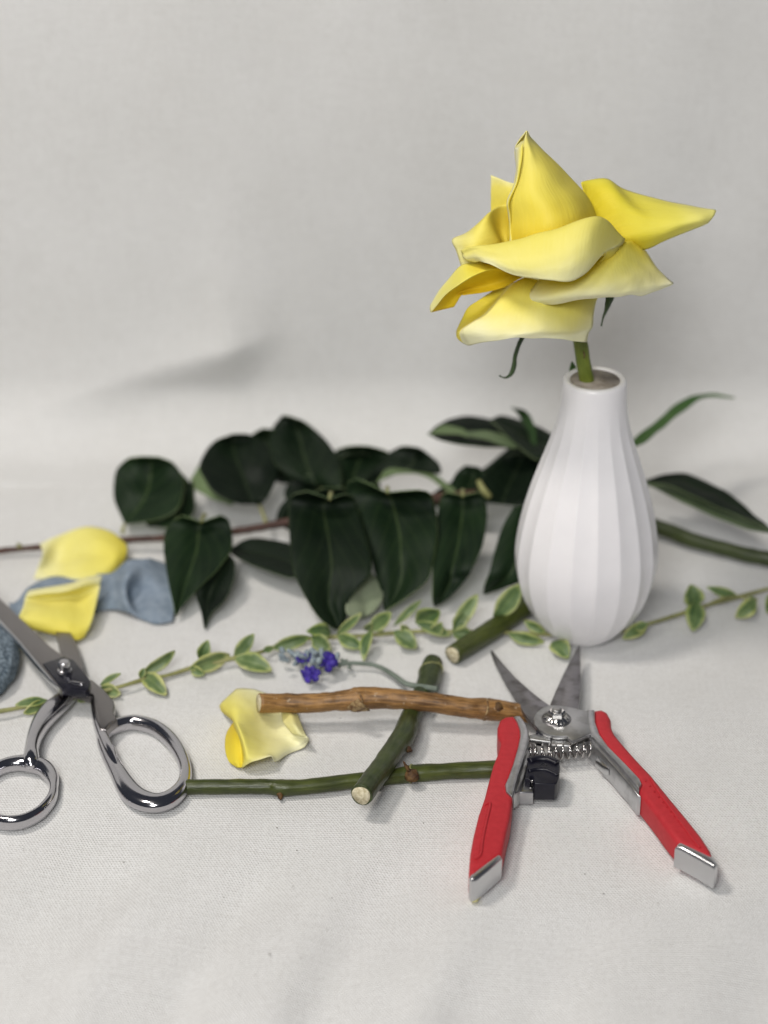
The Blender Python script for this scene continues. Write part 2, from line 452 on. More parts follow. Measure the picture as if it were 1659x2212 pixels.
# ------------------------------------------------------------------ setting: one white cloth that sweeps up behind the things
def onsweep(p, yb, rad):
    """the point of the swept cloth behind a picture point"""
    best = None
    for k in range(400):
        q = Py(p, 0.8 + 0.0012 * k)
        zc = 0 if q.y < yb else (rad - math.sqrt(max(0, rad * rad - (q.y - yb) ** 2)) if q.y < yb + rad else 9)
        if q.z <= zc: return q
    return q
def cloth():
    XS = 260; VS = 400
    x0, x1 = -0.62, 0.62
    y0 = 0.30; yb = 1.008; rad = 0.036; top = 0.29
    flat = yb - y0; arc = rad * math.pi / 2; total = flat + arc + (top - rad)
    ta = onsweep((590, 716), yb, rad); tb = onsweep((0, 930), yb, rad)
    verts = []; uvs = []
    for j in range(VS + 1):
        # denser where the camera looks
        j1, j2 = 180, 330
        if j <= j1: s = (flat - 0.03) * j / j1
        elif j <= j2: s = flat - 0.03 + (arc + 0.11) * (j - j1) / (j2 - j1)
        else: s = flat + arc + 0.08 + (total - flat - arc - 0.08) * (j - j2) / (VS - j2)
        for i in range(XS + 1):
            x = x0 + (x1 - x0) * i / XS
            if s < flat: y, z = y0 + s, 0.0; nx = Vector((0, 0, 1))
            elif s < flat + arc:
                a = (s - flat) / rad; y, z = yb + rad * math.sin(a), rad * (1 - math.cos(a)); nx = Vector((0, -math.sin(a), math.cos(a)))
            else: y, z = yb + rad, rad + (s - flat - arc); nx = Vector((0, -1, 0))
            d = 0.0
            if s < flat + 0.02:
                # soft diagonal rumples of a cloth that was folded
                q = x * 0.93 - y * 0.36
                qq = q + 0.012 * math.sin(x * 19 + 1) + 0.010 * math.sin(y * 23)
                amp = 0.5 + 0.5 * mnoise.noise(Vector((x * 5, y * 5, 3)))
                fore = max(0, min(1, (0.715 - y) / 0.07)); fore = fore * fore * (3 - 2 * fore)
                d += (0.0006 + 0.0062 * fore) * amp * (math.sin(qq * 2 * math.pi / 0.066) - 1) + (0.0003 + 0.0013 * fore) * amp * (math.sin(qq * 2 * math.pi / 0.031 + x * 30) - 1)
                d += 0.0005 * (mnoise.noise(Vector((x * 38, y * 38, 1))) - 0.6)
                d = min(d, -0.00005)
                if s > flat - 0.03: d *= max(0, (flat + 0.02 - s) / 0.05)
            if s > flat - 0.02:
                k = min(1, (s - flat + 0.02) / 0.1)
                d += k * 0.0022 * mnoise.noise(Vector((x * 9, z * 5, 8)))
                d += k * 0.0007 * math.sin(x * 70 + 4 * mnoise.noise(Vector((x * 4, z * 6, 2))))
                # a sagging fold: bulges above a slanting line, falls back under it
                tx = (x - tb.x) / (ta.x - tb.x)
                zl = tb.z + (ta.z - tb.z) * tx + 0.004 * math.sin(tx * 3.0)
                A = 0.0135 * max(0, min(1, (1.06 - tx) / 0.22)) ** 1.5 * (0.22 + 0.78 * max(0, min(1, tx)) ** 1.5)
                e = z - zl
                prof = math.exp(-e / 0.030) if e > 0 else math.exp(-(e / 0.017) ** 2)
                d += A * prof
            p = Vector((x, y, z)) + nx * d
            verts.append(p); uvs.append((x, s))
    faces = [(j * (XS + 1) + i, j * (XS + 1) + i + 1, (j + 1) * (XS + 1) + i + 1, (j + 1) * (XS + 1) + i) for j in range(VS) for i in range(XS)]
    o = mesh('backdrop_cloth', verts, faces, M_cloth, None, True, uvs)
    o['kind'] = 'structure'
    return o
cloth()

# ------------------------------------------------------------------ vase
vbase = Pz(D(1258, 1367), 0.0)
VX, VY = vbase.x, vbase.y
lip = Py(D(1283, 817), VY)
VH = lip.z
def vase():
    root = thing('vase', 'white ceramic bud vase with vertical fluted sides holding the yellow rose', 'vase', (VX, VY, 0))
    s = (VY / math.cos(PITCH)) and ((Vector((VX, VY, VH * 0.5)) - CP).dot(FW) / FPX) / (1.4426 * 1.507)   # metres per pixel of the vase crop
    prof = [(0.0, 132), (0.012, 152), (0.03, 178), (0.06, 214), (0.10, 254), (0.15, 291), (0.20, 316), (0.25, 331), (0.306, 339), (0.36, 337), (0.432, 325),
            (0.516, 302), (0.60, 271), (0.684, 234), (0.768, 196), (0.81, 178), (0.852, 164), (0.90, 153), (0.936, 149), (0.985, 146)]
    pv = spline([Vector((r * s, t * VH, 0)) for t, r in prof], 70)
    P = [(v.x, v.y) for v in pv]
    R0 = 146 * s
    P += [(R0 * 0.985, VH * 0.994), (R0 * 0.92, VH * 1.0), (R0 * 0.83, VH * 0.999), (R0 * 0.755, VH * 0.990), (R0 * 0.71, VH * 0.972), (R0 * 0.695, VH * 0.90), (R0 * 0.70, VH * 0.86)]
    NF = 18
    def mod(th, z, j):
        if j >= 70: return 1
        t = z / VH
        a = 0.028 * min(1, max(0, (0.93 - t) / 0.16)) * min(1, max(0, (t - 0.0) / 0.10))
        f = ((th + 0.12) * NF / (2 * math.pi)) % 1.0
        kf = int(((th + 0.12) * NF / (2 * math.pi)) // 1) % NF
        a *= 0.72 + 0.5 * ((kf * 37 % 11) / 10)
        return 1 - a * math.sin(math.pi * f) ** 0.75
    lathe('body', [(0.001, 0.001)] + P, 288, M_vase, root, (VX, VY, 0), lambda th, z, j: mod(th, z, j - 1))
    lathe('inner_wall', [(R0 * 0.775, VH * 0.9945), (R0 * 0.740, VH * 0.988), (R0 * 0.700, VH * 0.972), (R0 * 0.685, VH * 0.90), (R0 * 0.72, VH * 0.80), (R0 * 0.9, VH * 0.60), (R0 * 0.5, VH * 0.50), (0.0005, VH * 0.49)], 64, M_vasein, root, (VX, VY, 0))
    # dried bits inside the lip
    bm = bmesh.new()
    for i in range(60):
        th = random.uniform(0.2, 2.0); z = VH * random.uniform(0.90, 0.985); r = R0 * 0.688 if z < VH * 0.96 else R0 * 0.71
        b = bmesh.ops.create_icosphere(bm, subdivisions=1, radius=random.uniform(0.0003, 0.0008))
        bmesh.ops.translate(bm, verts=b['verts'], vec=(VX + r * math.cos(th), VY + r * math.sin(th), z))
    me = bpy.data.meshes.new('residue'); bm.to_mesh(me); bm.free()
    o = new_obj('residue', me, M_dirt, root); o['kind'] = 'stuff'
    settle(root)
vase()

# ------------------------------------------------------------------ rose
def rose():
    root = thing('rose', 'single open yellow rose with drooping petals standing in the white vase', 'flower', (VX, VY, VH * 0.8))
    def G(fn, rows): return [[Py(fn(a, b), VY + d / 1000.0) for (a, b, d) in r] for r in rows]
    def pet(fn, rows, nu=30, nv=26, m=None, **kw):
        return grid_obj('petal', G(fn, rows), nu, nv, m or M_petal, root, 0.00035, wob=kw.pop('wob', 0.0006), wf=110, **kw)
    # upright rolled heart of the flower
    pet(R, [[(495, 725, 0), (505, 722, -8), (600, 720, -18), (720, 700, -22), (850, 650, -16), (960, 600, 2), (970, 590, 8)],
            [(477, 605, -5), (486, 600, -12), (580, 600, -22), (700, 560, -26), (830, 510, -20), (925, 480, -2), (932, 478, 6)],
            [(482, 505, -6), (494, 500, -12), (580, 480, -20), (690, 450, -23), (800, 410, -16), (885, 388, -2), (892, 384, 6)],
            [(476, 402, -8), (486, 404, -11), (560, 370, -17), (640, 340, -18), (730, 310, -12), (800, 287, -1), (806, 284, 5)],
            [(516, 302, -5), (528, 300, -9), (570, 260, -12), (620, 230, -12), (670, 205, -8), (708, 190, -1), (712, 188, 4)],
            [(520, 190, -1), (552, 190, -8), (575, 165, -9), (597, 145, -9), (615, 128, -6), (640, 122, -1), (642, 120, 3)],
            [(517, 130, 1), (556, 112, -6), (570, 85, -7), (578, 66, -6), (585, 62, -4), (597, 78, -1), (597, 74, 2)],
            [(545, 96, 2), (560, 90, -3), (570, 62, -5), (577, 43, -4), (580, 42, -3), (588, 62, 0), (588, 60, 2)]], 40, 44)
    pet(R, [[(505, 720, 4), (700, 700, 20), (950, 610, 8)], [(492, 560, 2), (690, 520, 18), (900, 475, 7)], [(496, 410, 2), (650, 360, 14), (790, 303, 5)],
            [(524, 250, 2), (590, 220, 8), (660, 188, 3)], [(518, 133, 2), (548, 97, 5), (600, 92, 3)], [(563, 62, 0), (577, 43, 1), (587, 62, 1)]])
    # its pale rolled left margin
    pet(R, [[(516, 128, 0), (535, 125, -6), (558, 108, -8)], [(519, 200, -2), (530, 200, -9), (548, 195, -10)], [(514, 300, -6), (519, 300, -11), (530, 298, -11)], [(474, 398, -10), (481, 402, -13.5), (492, 404, -13)],
            [(481, 470, -9), (488, 472, -13), (497, 474, -12.5)], [(483, 540, -8), (489, 540, -13), (499, 540, -13)], [(479, 618, -7), (488, 618, -14), (500, 618, -15)]], 9, 40, m=M_petalpale, swap=True, flipv=True)
    # wide front petal folded over
    pet(R, [[(440, 720, 2), (460, 735, -4), (560, 740, -14), (720, 720, -18), (880, 680, -16), (990, 690, -6)],
            [(256, 653, -13), (300, 640, -17), (480, 611, -25), (700, 552, -29), (940, 482, -25), (1078, 600, -8)],
            [(244, 672, -15), (348, 656, -25), (490, 690, -35), (690, 660, -39), (910, 580, -35), (1070, 622, -14)],
            [(258, 698, -17), (356, 685, -29), (500, 745, -38), (700, 745, -43), (890, 700, -40), (1030, 640, -22)],
            [(312, 717, -19), (370, 718, -31), (520, 787, -38), (705, 812, -44), (850, 800, -41), (985, 656, -27)]], 44, 30, m=M_petalpale2)
    # inside of its right curl
    pet(R, [[(984, 657, -26), (1030, 640, -20), (1078, 606, -10)], [(975, 690, -22), (1015, 690, -18), (1050, 655, -10)], [(925, 738, -22), (970, 728, -18), (1010, 705, -12)]], 14, 14, flipv=True)
    # left petal: pocket and outward fold
    pet(R2, [[(850, 300, 2), (700, 330, 4), (592, 388, -3), (545, 425, -2), (485, 500, 0)],
             [(860, 480, 2), (690, 480, 5), (571, 455, -8), (450, 535, -9), (345, 600, -2)],
             [(860, 600, 2), (700, 600, 5), (604, 570, -10), (430, 635, -14), (216, 660, -6)],
             [(860, 720, 0), (740, 720, 3), (650, 680, -10), (440, 740, -16), (254, 770, -9)],
             [(860, 830, 0), (740, 830, 0), (640, 780, -10), (480, 850, -16), (292, 895, -11)],
             [(900, 960, 0), (800, 960, 0), (700, 920, -8), (520, 960, -14), (306, 945, -12)]], 36, 34, swap=True)
    # back left petal
    pet(R2, [[(850, 400, 4), (730, 560, 8), (640, 560, 10), (600, 450, 13)], [(850, 260, 6), (740, 300, 9), (655, 345, 12), (592, 390, 14)],
             [(850, 190, 8), (770, 180, 9), (680, 190, 12), (599, 200, 14)], [(838, 116, 8), (770, 98, 10), (680, 66, 12), (593, 33, 14)]], 22, 22)
    # lower left petal with its pale turned edge
    pet(R2, [[(560, 880, -12), (420, 890, -14), (300, 915, -14), (180, 1050, -14), (80, 1170, -14), (-2, 1312, -14)],
             [(620, 915, -18), (490, 935, -20), (345, 985, -22), (215, 1098, -21), (100, 1212, -20), (-2, 1360, -17)],
             [(680, 945, -22), (540, 975, -25), (395, 1035, -27), (260, 1120, -27), (145, 1210, -25), (10, 1380, -19)],
             [(695, 950, -18), (550, 985, -20), (405, 1045, -21), (268, 1130, -21), (155, 1220, -20), (20, 1378, -17)],
             [(800, 990, -9), (640, 1060, -11), (470, 1120, -13), (310, 1165, -14), (215, 1240, -15), (120, 1352, -14)],
             [(905, 1035, -8), (720, 1130, -12), (540, 1178, -15), (340, 1203, -17), (308, 1212, -16), (236, 1326, -14)]], 40, 40, swap=True, m=M_petalturn2)
    # back right petal, the long pointed one
    pet(R, [[(860, 318, 10), (900, 450, 2), (940, 540, 0), (1000, 630, 0), (1040, 640, 3)],
            [(868, 300, 13), (960, 385, 8), (1030, 500, 2), (1080, 600, -1), (1110, 625, 3)],
            [(985, 284, 16), (1040, 370, 9), (1110, 480, 3), (1160, 590, -1), (1186, 652, 3)],
            [(1082, 341, 18), (1150, 420, 10), (1220, 495, 2), (1260, 570, -1), (1290, 606, 3)],
            [(1300, 402, 16), (1330, 440, 8), (1345, 490, 2), (1370, 530, 0), (1400, 561, 4)],
            [(1440, 428, 12), (1448, 450, 6), (1455, 480, 2), (1465, 510, 1), (1472, 534, 4)],
            [(1543, 446, 8), (1550, 452, 7), (1542, 475, 5), (1528, 495, 4), (1510, 516, 5)]], 30, 40, m=M_petalgreen)
    # right lower petal
    pet(R, [[(760, 760, -8), (880, 720, -14), (1000, 670, -14), (1080, 613, -8), (1135, 612, 2), (1188, 656, 8)],
            [(650, 800, -14), (800, 800, -26), (950, 760, -27), (1080, 710, -19), (1180, 705, -8), (1245, 738, 2)],
            [(600, 855, -18), (760, 860, -32), (950, 830, -33), (1100, 795, -27), (1210, 775, -16), (1292, 793, -5)],
            [(556, 913, -20), (720, 903, -32), (900, 884, -35), (1060, 868, -31), (1200, 845, -23), (1330, 824, -11)],
            [(612, 951, -20), (725, 932, -28), (880, 909, -32), (1050, 894, -30), (1200, 881, -22), (1318, 840, -12)]], 42, 30, m=M_petalpale, ruffle=0.0005)
    # low front petal
    pet(R2, [[(640, 1150, -4), (770, 1095, -4), (802, 1085, -6), (830, 1080, -9), (950, 1040, -12), (1200, 1100, -12), (1500, 1150, -6), (1655, 1215, 2)],
             [(480, 1255, -10), (650, 1230, -10), (690, 1228, -18), (715, 1226, -21), (900, 1230, -22), (1150, 1250, -22), (1450, 1250, -14), (1625, 1300, -2)],
             [(375, 1325, -12), (500, 1375, -14), (550, 1392, -24), (580, 1398, -27), (830, 1400, -30), (1120, 1410, -30), (1400, 1420, -22), (1606, 1410, -8)],
             [(312, 1440, -12), (385, 1462, -17), (425, 1475, -26), (460, 1480, -29), (790, 1520, -34), (1100, 1540, -34), (1380, 1550, -26), (1598, 1520, -11)],
             [(260, 1550, -13), (275, 1562, -18), (310, 1575, -26), (360, 1580, -29), (700, 1595, -35), (1000, 1590, -36), (1300, 1600, -28), (1560, 1580, -15)],
             [(256, 1590, -14), (270, 1640, -18), (370, 1702, -25), (460, 1690, -29), (640, 1656, -34), (920, 1629, -36), (1250, 1643, -30), (1540, 1675, -18)]], 56, 36, m=M_petalturn, ruffle=0.0004)
    # petals that close the flower at the back
    pet(R, [[(560, 560, 14), (760, 520, 22), (960, 520, 12)], [(520, 680, 18), (760, 700, 30), (1040, 660, 18)], [(520, 790, 24), (780, 850, 38), (1060, 800, 26)]])
    # stem, hip and sepals
    st = [Py(R(790, 780), VY - 0.002), Py(R(820, 960), VY - 0.001), Py(R(851, 1122), VY), Py(R(866, 1220), VY), Py(R(888, 1343), VY)]
    e = st[-1] + (st[-1] - st[-2]).normalized() * 0.05
    stem = tube('stem', st + [e], [0.0031, 0.0031, 0.0031, 0.0031, 0.0032, 0.0032], M_rosestem, root, 16, 40, noise=0.0002)
    tube('hip', [Py(R(780, 700), VY), Py(R(795, 770), VY), Py(R(812, 830), VY), Py(R(822, 880), VY)], [0.004, 0.007, 0.0065, 0.003], M_sepal, root, 16, 20)
    th = Py(R(868, 1195), VY - 0.0031)
    tube('dark_mark', [th + Vector((-0.0001, -0.0001, 0.0018)), th + Vector((0.0004, -0.0001, 0)), th + Vector((0.0003, -0.0001, -0.0016))], [0.0003, 0.0004, 0.0002], M_dirt, stem, 6, 8)
    def sepal(rows, dep):
        grid_obj('sepal', [[Py(R(a, b), VY + dep), Py(R((a + c) / 2, (b + d) / 2), VY + dep - 0.001), Py(R(c, d), VY + dep)] for a, b, c, d in rows], 7, 26, [M_sepal, M_sepal], root, 0.0004)
    sepal([(700, 880, 745, 890), (600, 1000, 640, 1010), (538, 1108, 562, 1112), (508, 1190, 528, 1200), (500, 1240, 524, 1250), (484, 1290, 506, 1296), (462, 1306, 470, 1316), (440, 1300, 444, 1308), (436, 1297, 437, 1299)], -0.004)
    sepal([(930, 800, 985, 800), (978, 890, 1024, 890), (978, 930, 1012, 930), (974, 965, 992, 970), (964, 1000, 974, 1004), (958, 1045, 961, 1046)], -0.002)
    settle(root)
rose()

# ------------------------------------------------------------------ pruning snips
def pruners():
    c0 = Pz(Q(600, 640), 0)
    root = thing('pruning_snips', 'open garden snips with red grips, coil spring and black thumb lock', 'pruning snips', (c0.x, c0.y, 0))
    q = lambda pts: [Q(*p) for p in pts]
    ZT = 0.0125
    # blades
    slab('blade', q([(213, 100), (222, 102), (280, 176), (360, 265), (450, 345), (520, 400), (556, 424), (600, 470), (560, 540), (480, 560), (430, 500), (400, 455), (370, 400), (330, 335), (300, 288), (245, 182)]), ZT - 0.0012, 0.0022, 0.0004, M_blade, root, 2)
    slab('blade', q([(728, 70), (736, 72), (738, 200), (737, 330), (724, 450), (700, 500), (600, 500), (560, 424), (590, 350), (630, 260), (680, 160)]), ZT - 0.0036, 0.0022, 0.0004, M_blade, root, 2)
    # pivot plate with its nut
    plate = slab('pivot_plate', q([(556, 424), (600, 425), (680, 436), (725, 446), (785, 456), (800, 520), (802, 590), (760, 606), (690, 638), (660, 604), (600, 604), (545, 592), (500, 570), (470, 535), (466, 500), (480, 470), (515, 440)]), ZT + 0.0008, 0.0020, 0.0005, M_plate, root, 2)
    cc = Pz(Q(597, 515), ZT)
    def disc(name, r, z0, z1, n, m, par, rim=0.8, mod=None):
        return lathe(name, [(0.0002, z0), (r, z0), (r * (rim + 1) / 2, z0 + (z1 - z0) * 0.6), (r * rim, z1), (0.0002, z1)], n, m, par, (cc.x, cc.y, 0), mod)
    t = ZT + 0.0008
    disc('dark_disc', 0.0062, t - 0.0002, t + 0.00015, 40, M_blade, root, 0.98)  # thin darker disc on the plate, seen as a ring round the washer
    ws = disc('lock_washer', 0.0052, t, t + 0.0016, 48, M_spring, root, 0.62, lambda th, z, j: 1 + (0.08 * math.cos(th * 12) if j in (1, 2) else 0))
    ws.data.set_sharp_from_angle(angle=math.radians(30))
    nut = lathe('nut', [(0.0002, t + 0.0016), (0.0036, t + 0.0016), (0.0036, t + 0.0036), (0.0030, t + 0.0042), (0.0019, t + 0.0042)], 6, M_spring, root, (cc.x, cc.y, 0))
    nut.data.polygons.foreach_set('use_smooth', [False] * len(nut.data.polygons))
    lathe('bolt_end', [(0.0002, t + 0.002), (0.0021, t + 0.002), (0.0021, t + 0.0049), (0.0017, t + 0.0052), (0.0002, t + 0.0050)], 24, M_plate, nut, (cc.x, cc.y, 0))
    # right handle
    slab('grip', q([(824, 452), (860, 447), (890, 462), (910, 500), (913, 545), (932, 588), (985, 652), (1060, 737), (1150, 832), (1260, 967), (1360, 1087), (1440, 1187), (1495, 1272), (1520, 1322), (1420, 1272), (1322, 1224), (1250, 1135), (1190, 1050), (1120, 960), (1082, 918), (1097, 882), (1085, 850), (1000, 760), (900, 660), (850, 590), (824, 520)]),
         ZT, 0.0116, 0.0022, M_red, root, 4)
    slab('end_cap', q([(1318, 1221), (1420, 1269), (1518, 1316), (1537, 1350), (1534, 1372), (1430, 1310), (1335, 1258), (1304, 1250)]), ZT - 0.0004, 0.0110, 0.0022, M_cap, root, 5)
    fr = slab('handle_frame', q([(780, 450), (818, 447), (822, 520), (848, 592), (898, 662), (998, 762), (1083, 852), (1095, 882), (1083, 913), (1062, 880), (960, 760), (862, 655), (802, 585), (784, 520)]), ZT + 0.0012, 0.0040, 0.0011, M_alu, root, 3)
    slab('inner_wall', q([(800, 590), (862, 658), (960, 764), (1060, 884), (1086, 922), (1090, 960), (1078, 955), (1030, 890), (930, 775), (842, 680), (790, 615)]), ZT - 0.001, 0.0095, 0.0008, M_alu, root, 2)
    slab('lug', q([(838, 720), (880, 742), (925, 765), (905, 795), (870, 775), (830, 745)]), 0.0085, 0.004, 0.0008, M_cap, root, 2)
    # left handle
    slab('grip', q([(300, 493), (340, 487), (370, 510), (386, 560), (386, 600), (370, 670), (345, 760), (315, 845), (299, 885), (306, 925), (332, 962), (326, 1000), (315, 1085), (297, 1155), (283, 1222), (266, 1292), (185, 1350), (104, 1412), (94, 1395), (101, 1290), (121, 1180), (151, 1060), (186, 960), (206, 880), (236, 770), (264, 700), (281, 642), (262, 592), (261, 545), (274, 510)]),
         ZT, 0.0116, 0.0022, M_red, root, 4)
    slab('end_cap', q([(268, 1290), (185, 1349), (104, 1413), (95, 1430), (101, 1444), (120, 1440), (190, 1385), (270, 1312)]), ZT - 0.0004, 0.0110, 0.0022, M_cap, root, 5)
    slab('handle_frame', q([(350, 486), (382, 484), (412, 525), (430, 570), (432, 625), (412, 700), (392, 765), (366, 840), (346, 920), (340, 965), (306, 925), (300, 885), (318, 845), (348, 760), (374, 670), (389, 600), (386, 560), (370, 515)]), ZT + 0.0012, 0.0040, 0.0011, M_alu, root, 3)
    slab('inner_wall', q([(432, 640), (440, 690), (425, 780), (400, 860), (372, 930), (350, 945), (350, 915), (368, 842), (396, 765), (416, 698)]), ZT - 0.0025, 0.0075, 0.0006, M_plate, root, 2)
    slab('lock_track', q([(438, 600), (470, 592), (565, 604), (562, 640), (440, 622)]), ZT - 0.001, 0.0018, 0.0004, M_plate, root, 2)
    slab('lock_track', q([(405, 760), (440, 760), (440, 900), (458, 908), (460, 935), (365, 934), (368, 905)]), 0.0075, 0.006, 0.0006, M_alu, root, 2)
    slab('lug', q([(480, 560), (500, 575), (520, 590), (515, 600), (478, 590)]), ZT - 0.0006, 0.006, 0.0005, M_blackmetal, root, 2)
    slab('pivot_boss', q([(565, 600), (660, 604), (690, 638), (680, 660), (570, 655)]), ZT - 0.0014, 0.0035, 0.0006, M_plate, root, 2)
    slab('spring_seat', q([(690, 640), (760, 608), (800, 600), (818, 620), (700, 665)]), ZT - 0.003, 0.003, 0.0006, M_plate, root, 2)
    # embossed ribs along the outer edge of each grip
    def ribs(a0, a1, n, dx, dy, parent_name):
        vs = []; fs = []
        for i in range(n):
            t = (i + 0.5) / n
            k = t * (len(a0) - 1); j = min(int(k), len(a0) - 2); f = k - j
            A = Vector(a0[j]).lerp(Vector(a0[j + 1]), f); Bp = Vector(a1[j]).lerp(Vector(a1[j + 1]), f)
            P0 = Pz(Q(A.x, A.y), ZT - 0.0026); P1 = Pz(Q(Bp.x, Bp.y), ZT + 0.0002)
            u = (P1 - P0); s = u.cross(Vector((0, 0, 1))).normalized() * 0.0004; h = Vector((0, 0, 0.0007))
            b = len(vs)
            vs += [P0 - s, P0 + s, P0 + h, P1 - s, P1 + s, P1 + h * 0.5]
            fs += [(b, b + 2, b + 5, b + 3), (b + 1, b + 4, b + 5, b + 2), (b, b + 1, b + 2), (b + 3, b + 5, b + 4)]
        mesh('grip_ribs', vs, fs, M_red, root, False)
    ribs([(176, 995), (148, 1075), (122, 1180), (104, 1290), (98, 1385)], [(205, 1010), (185, 1085), (162, 1190), (146, 1285), (135, 1350)], 17, 0, 0, '')
    ribs([(1122, 832), (1236, 972), (1338, 1095), (1415, 1195), (1465, 1272)], [(1108, 855), (1218, 990), (1312, 1105), (1388, 1200), (1440, 1270)], 17, 0, 0, '')
    # raised rim of the thumb pad
    tube('grip_ridge', [Pz(Q(a, b), ZT + 0.0001) for a, b in [(172, 1010), (206, 1000), (205, 1030), (186, 1110), (165, 1210), (152, 1300), (118, 1330)]], [0.0006] * 7, M_red, root, 8, 50)
    tube('grip_ridge', [Pz(Q(a, b), ZT + 0.0001) for a, b in [(1150, 850), (1200, 935), (1290, 1060), (1380, 1185), (1440, 1262)]], [0.0005] * 5, M_red, root, 8, 40)
    # coil spring
    A = Pz(Q(428, 700), 0.0078); Bq = Pz(Q(845, 672), 0.0088)
    ax = (Bq - A); ln = ax.length; t_ = ax.normalized(); s_ = t_.cross(Vector((0, 0, 1))).normalized(); u_ = s_.cross(t_)
    pts = []
    turns = 12.5; nst = 360
    for i in range(nst + 1):
        k = i / nst
        # close-wound ends, open middle
        pos = 0.06 * min(1, k / 0.14) + 0.88 * max(0, min(1, (k - 0.14) / 0.72)) + 0.06 * max(0, (k - 0.86) / 0.14)
        rr = 0.0033 * (1 - 0.18 * abs(k - 0.5) * 2)
        sag = -0.0006 * math.sin(k * math.pi)
        an = 2 * math.pi * turns * k
        pts.append(A + t_ * ln * pos + (s_ * math.cos(an) + u_ * math.sin(an)) * rr + u_ * sag)
    tube('spring', pts, [0.00043] * len(pts), M_spring, root, 7, len(pts))
    # black thumb lock
    def lockslab(poly, z, th, bv): return slab('thumb_lock', q(poly), z - 0.001, th, bv, M_black, root, 4)
    lk = lockslab([(440, 730), (480, 716), (545, 718), (595, 735), (612, 760), (612, 800), (608, 840), (596, 876), (588, 884), (472, 880), (468, 868), (470, 845), (458, 836), (442, 840), (438, 858), (418, 852), (422, 820), (430, 780)], 0.0125, 0.0080, 0.0012)
    bar = tube('lock_ridge', [Pz(Q(a, b), 0.0117) for a, b in [(437, 752), (480, 738), (540, 740), (604, 765)]], [(0.0016, 0.0012)] * 4, M_black, lk, 12, 20)
    tube('lock_ridge', [Pz(Q(a, b), 0.0115) for a, b in [(434, 812), (480, 800), (540, 805), (606, 835)]], [(0.0010, 0.0008)] * 4, M_black, lk, 12, 20)
    tube('arrow_mark', [Pz(Q(a, b), 0.0130) for a, b in [(504, 775), (518, 763), (520, 763), (538, 778)]], [0.00025] * 4, M_blackmetal, lk, 6, 12)
    pin = Pz(Q(455, 880), 0.0080)
    lathe('pin', [(0.0001, -0.002), (0.0007, -0.002), (0.0007, 0.0012), (0.0004, 0.0016), (0.0001, 0.0017)], 16, M_spring, lk, pin)
    settle(root)
pruners()

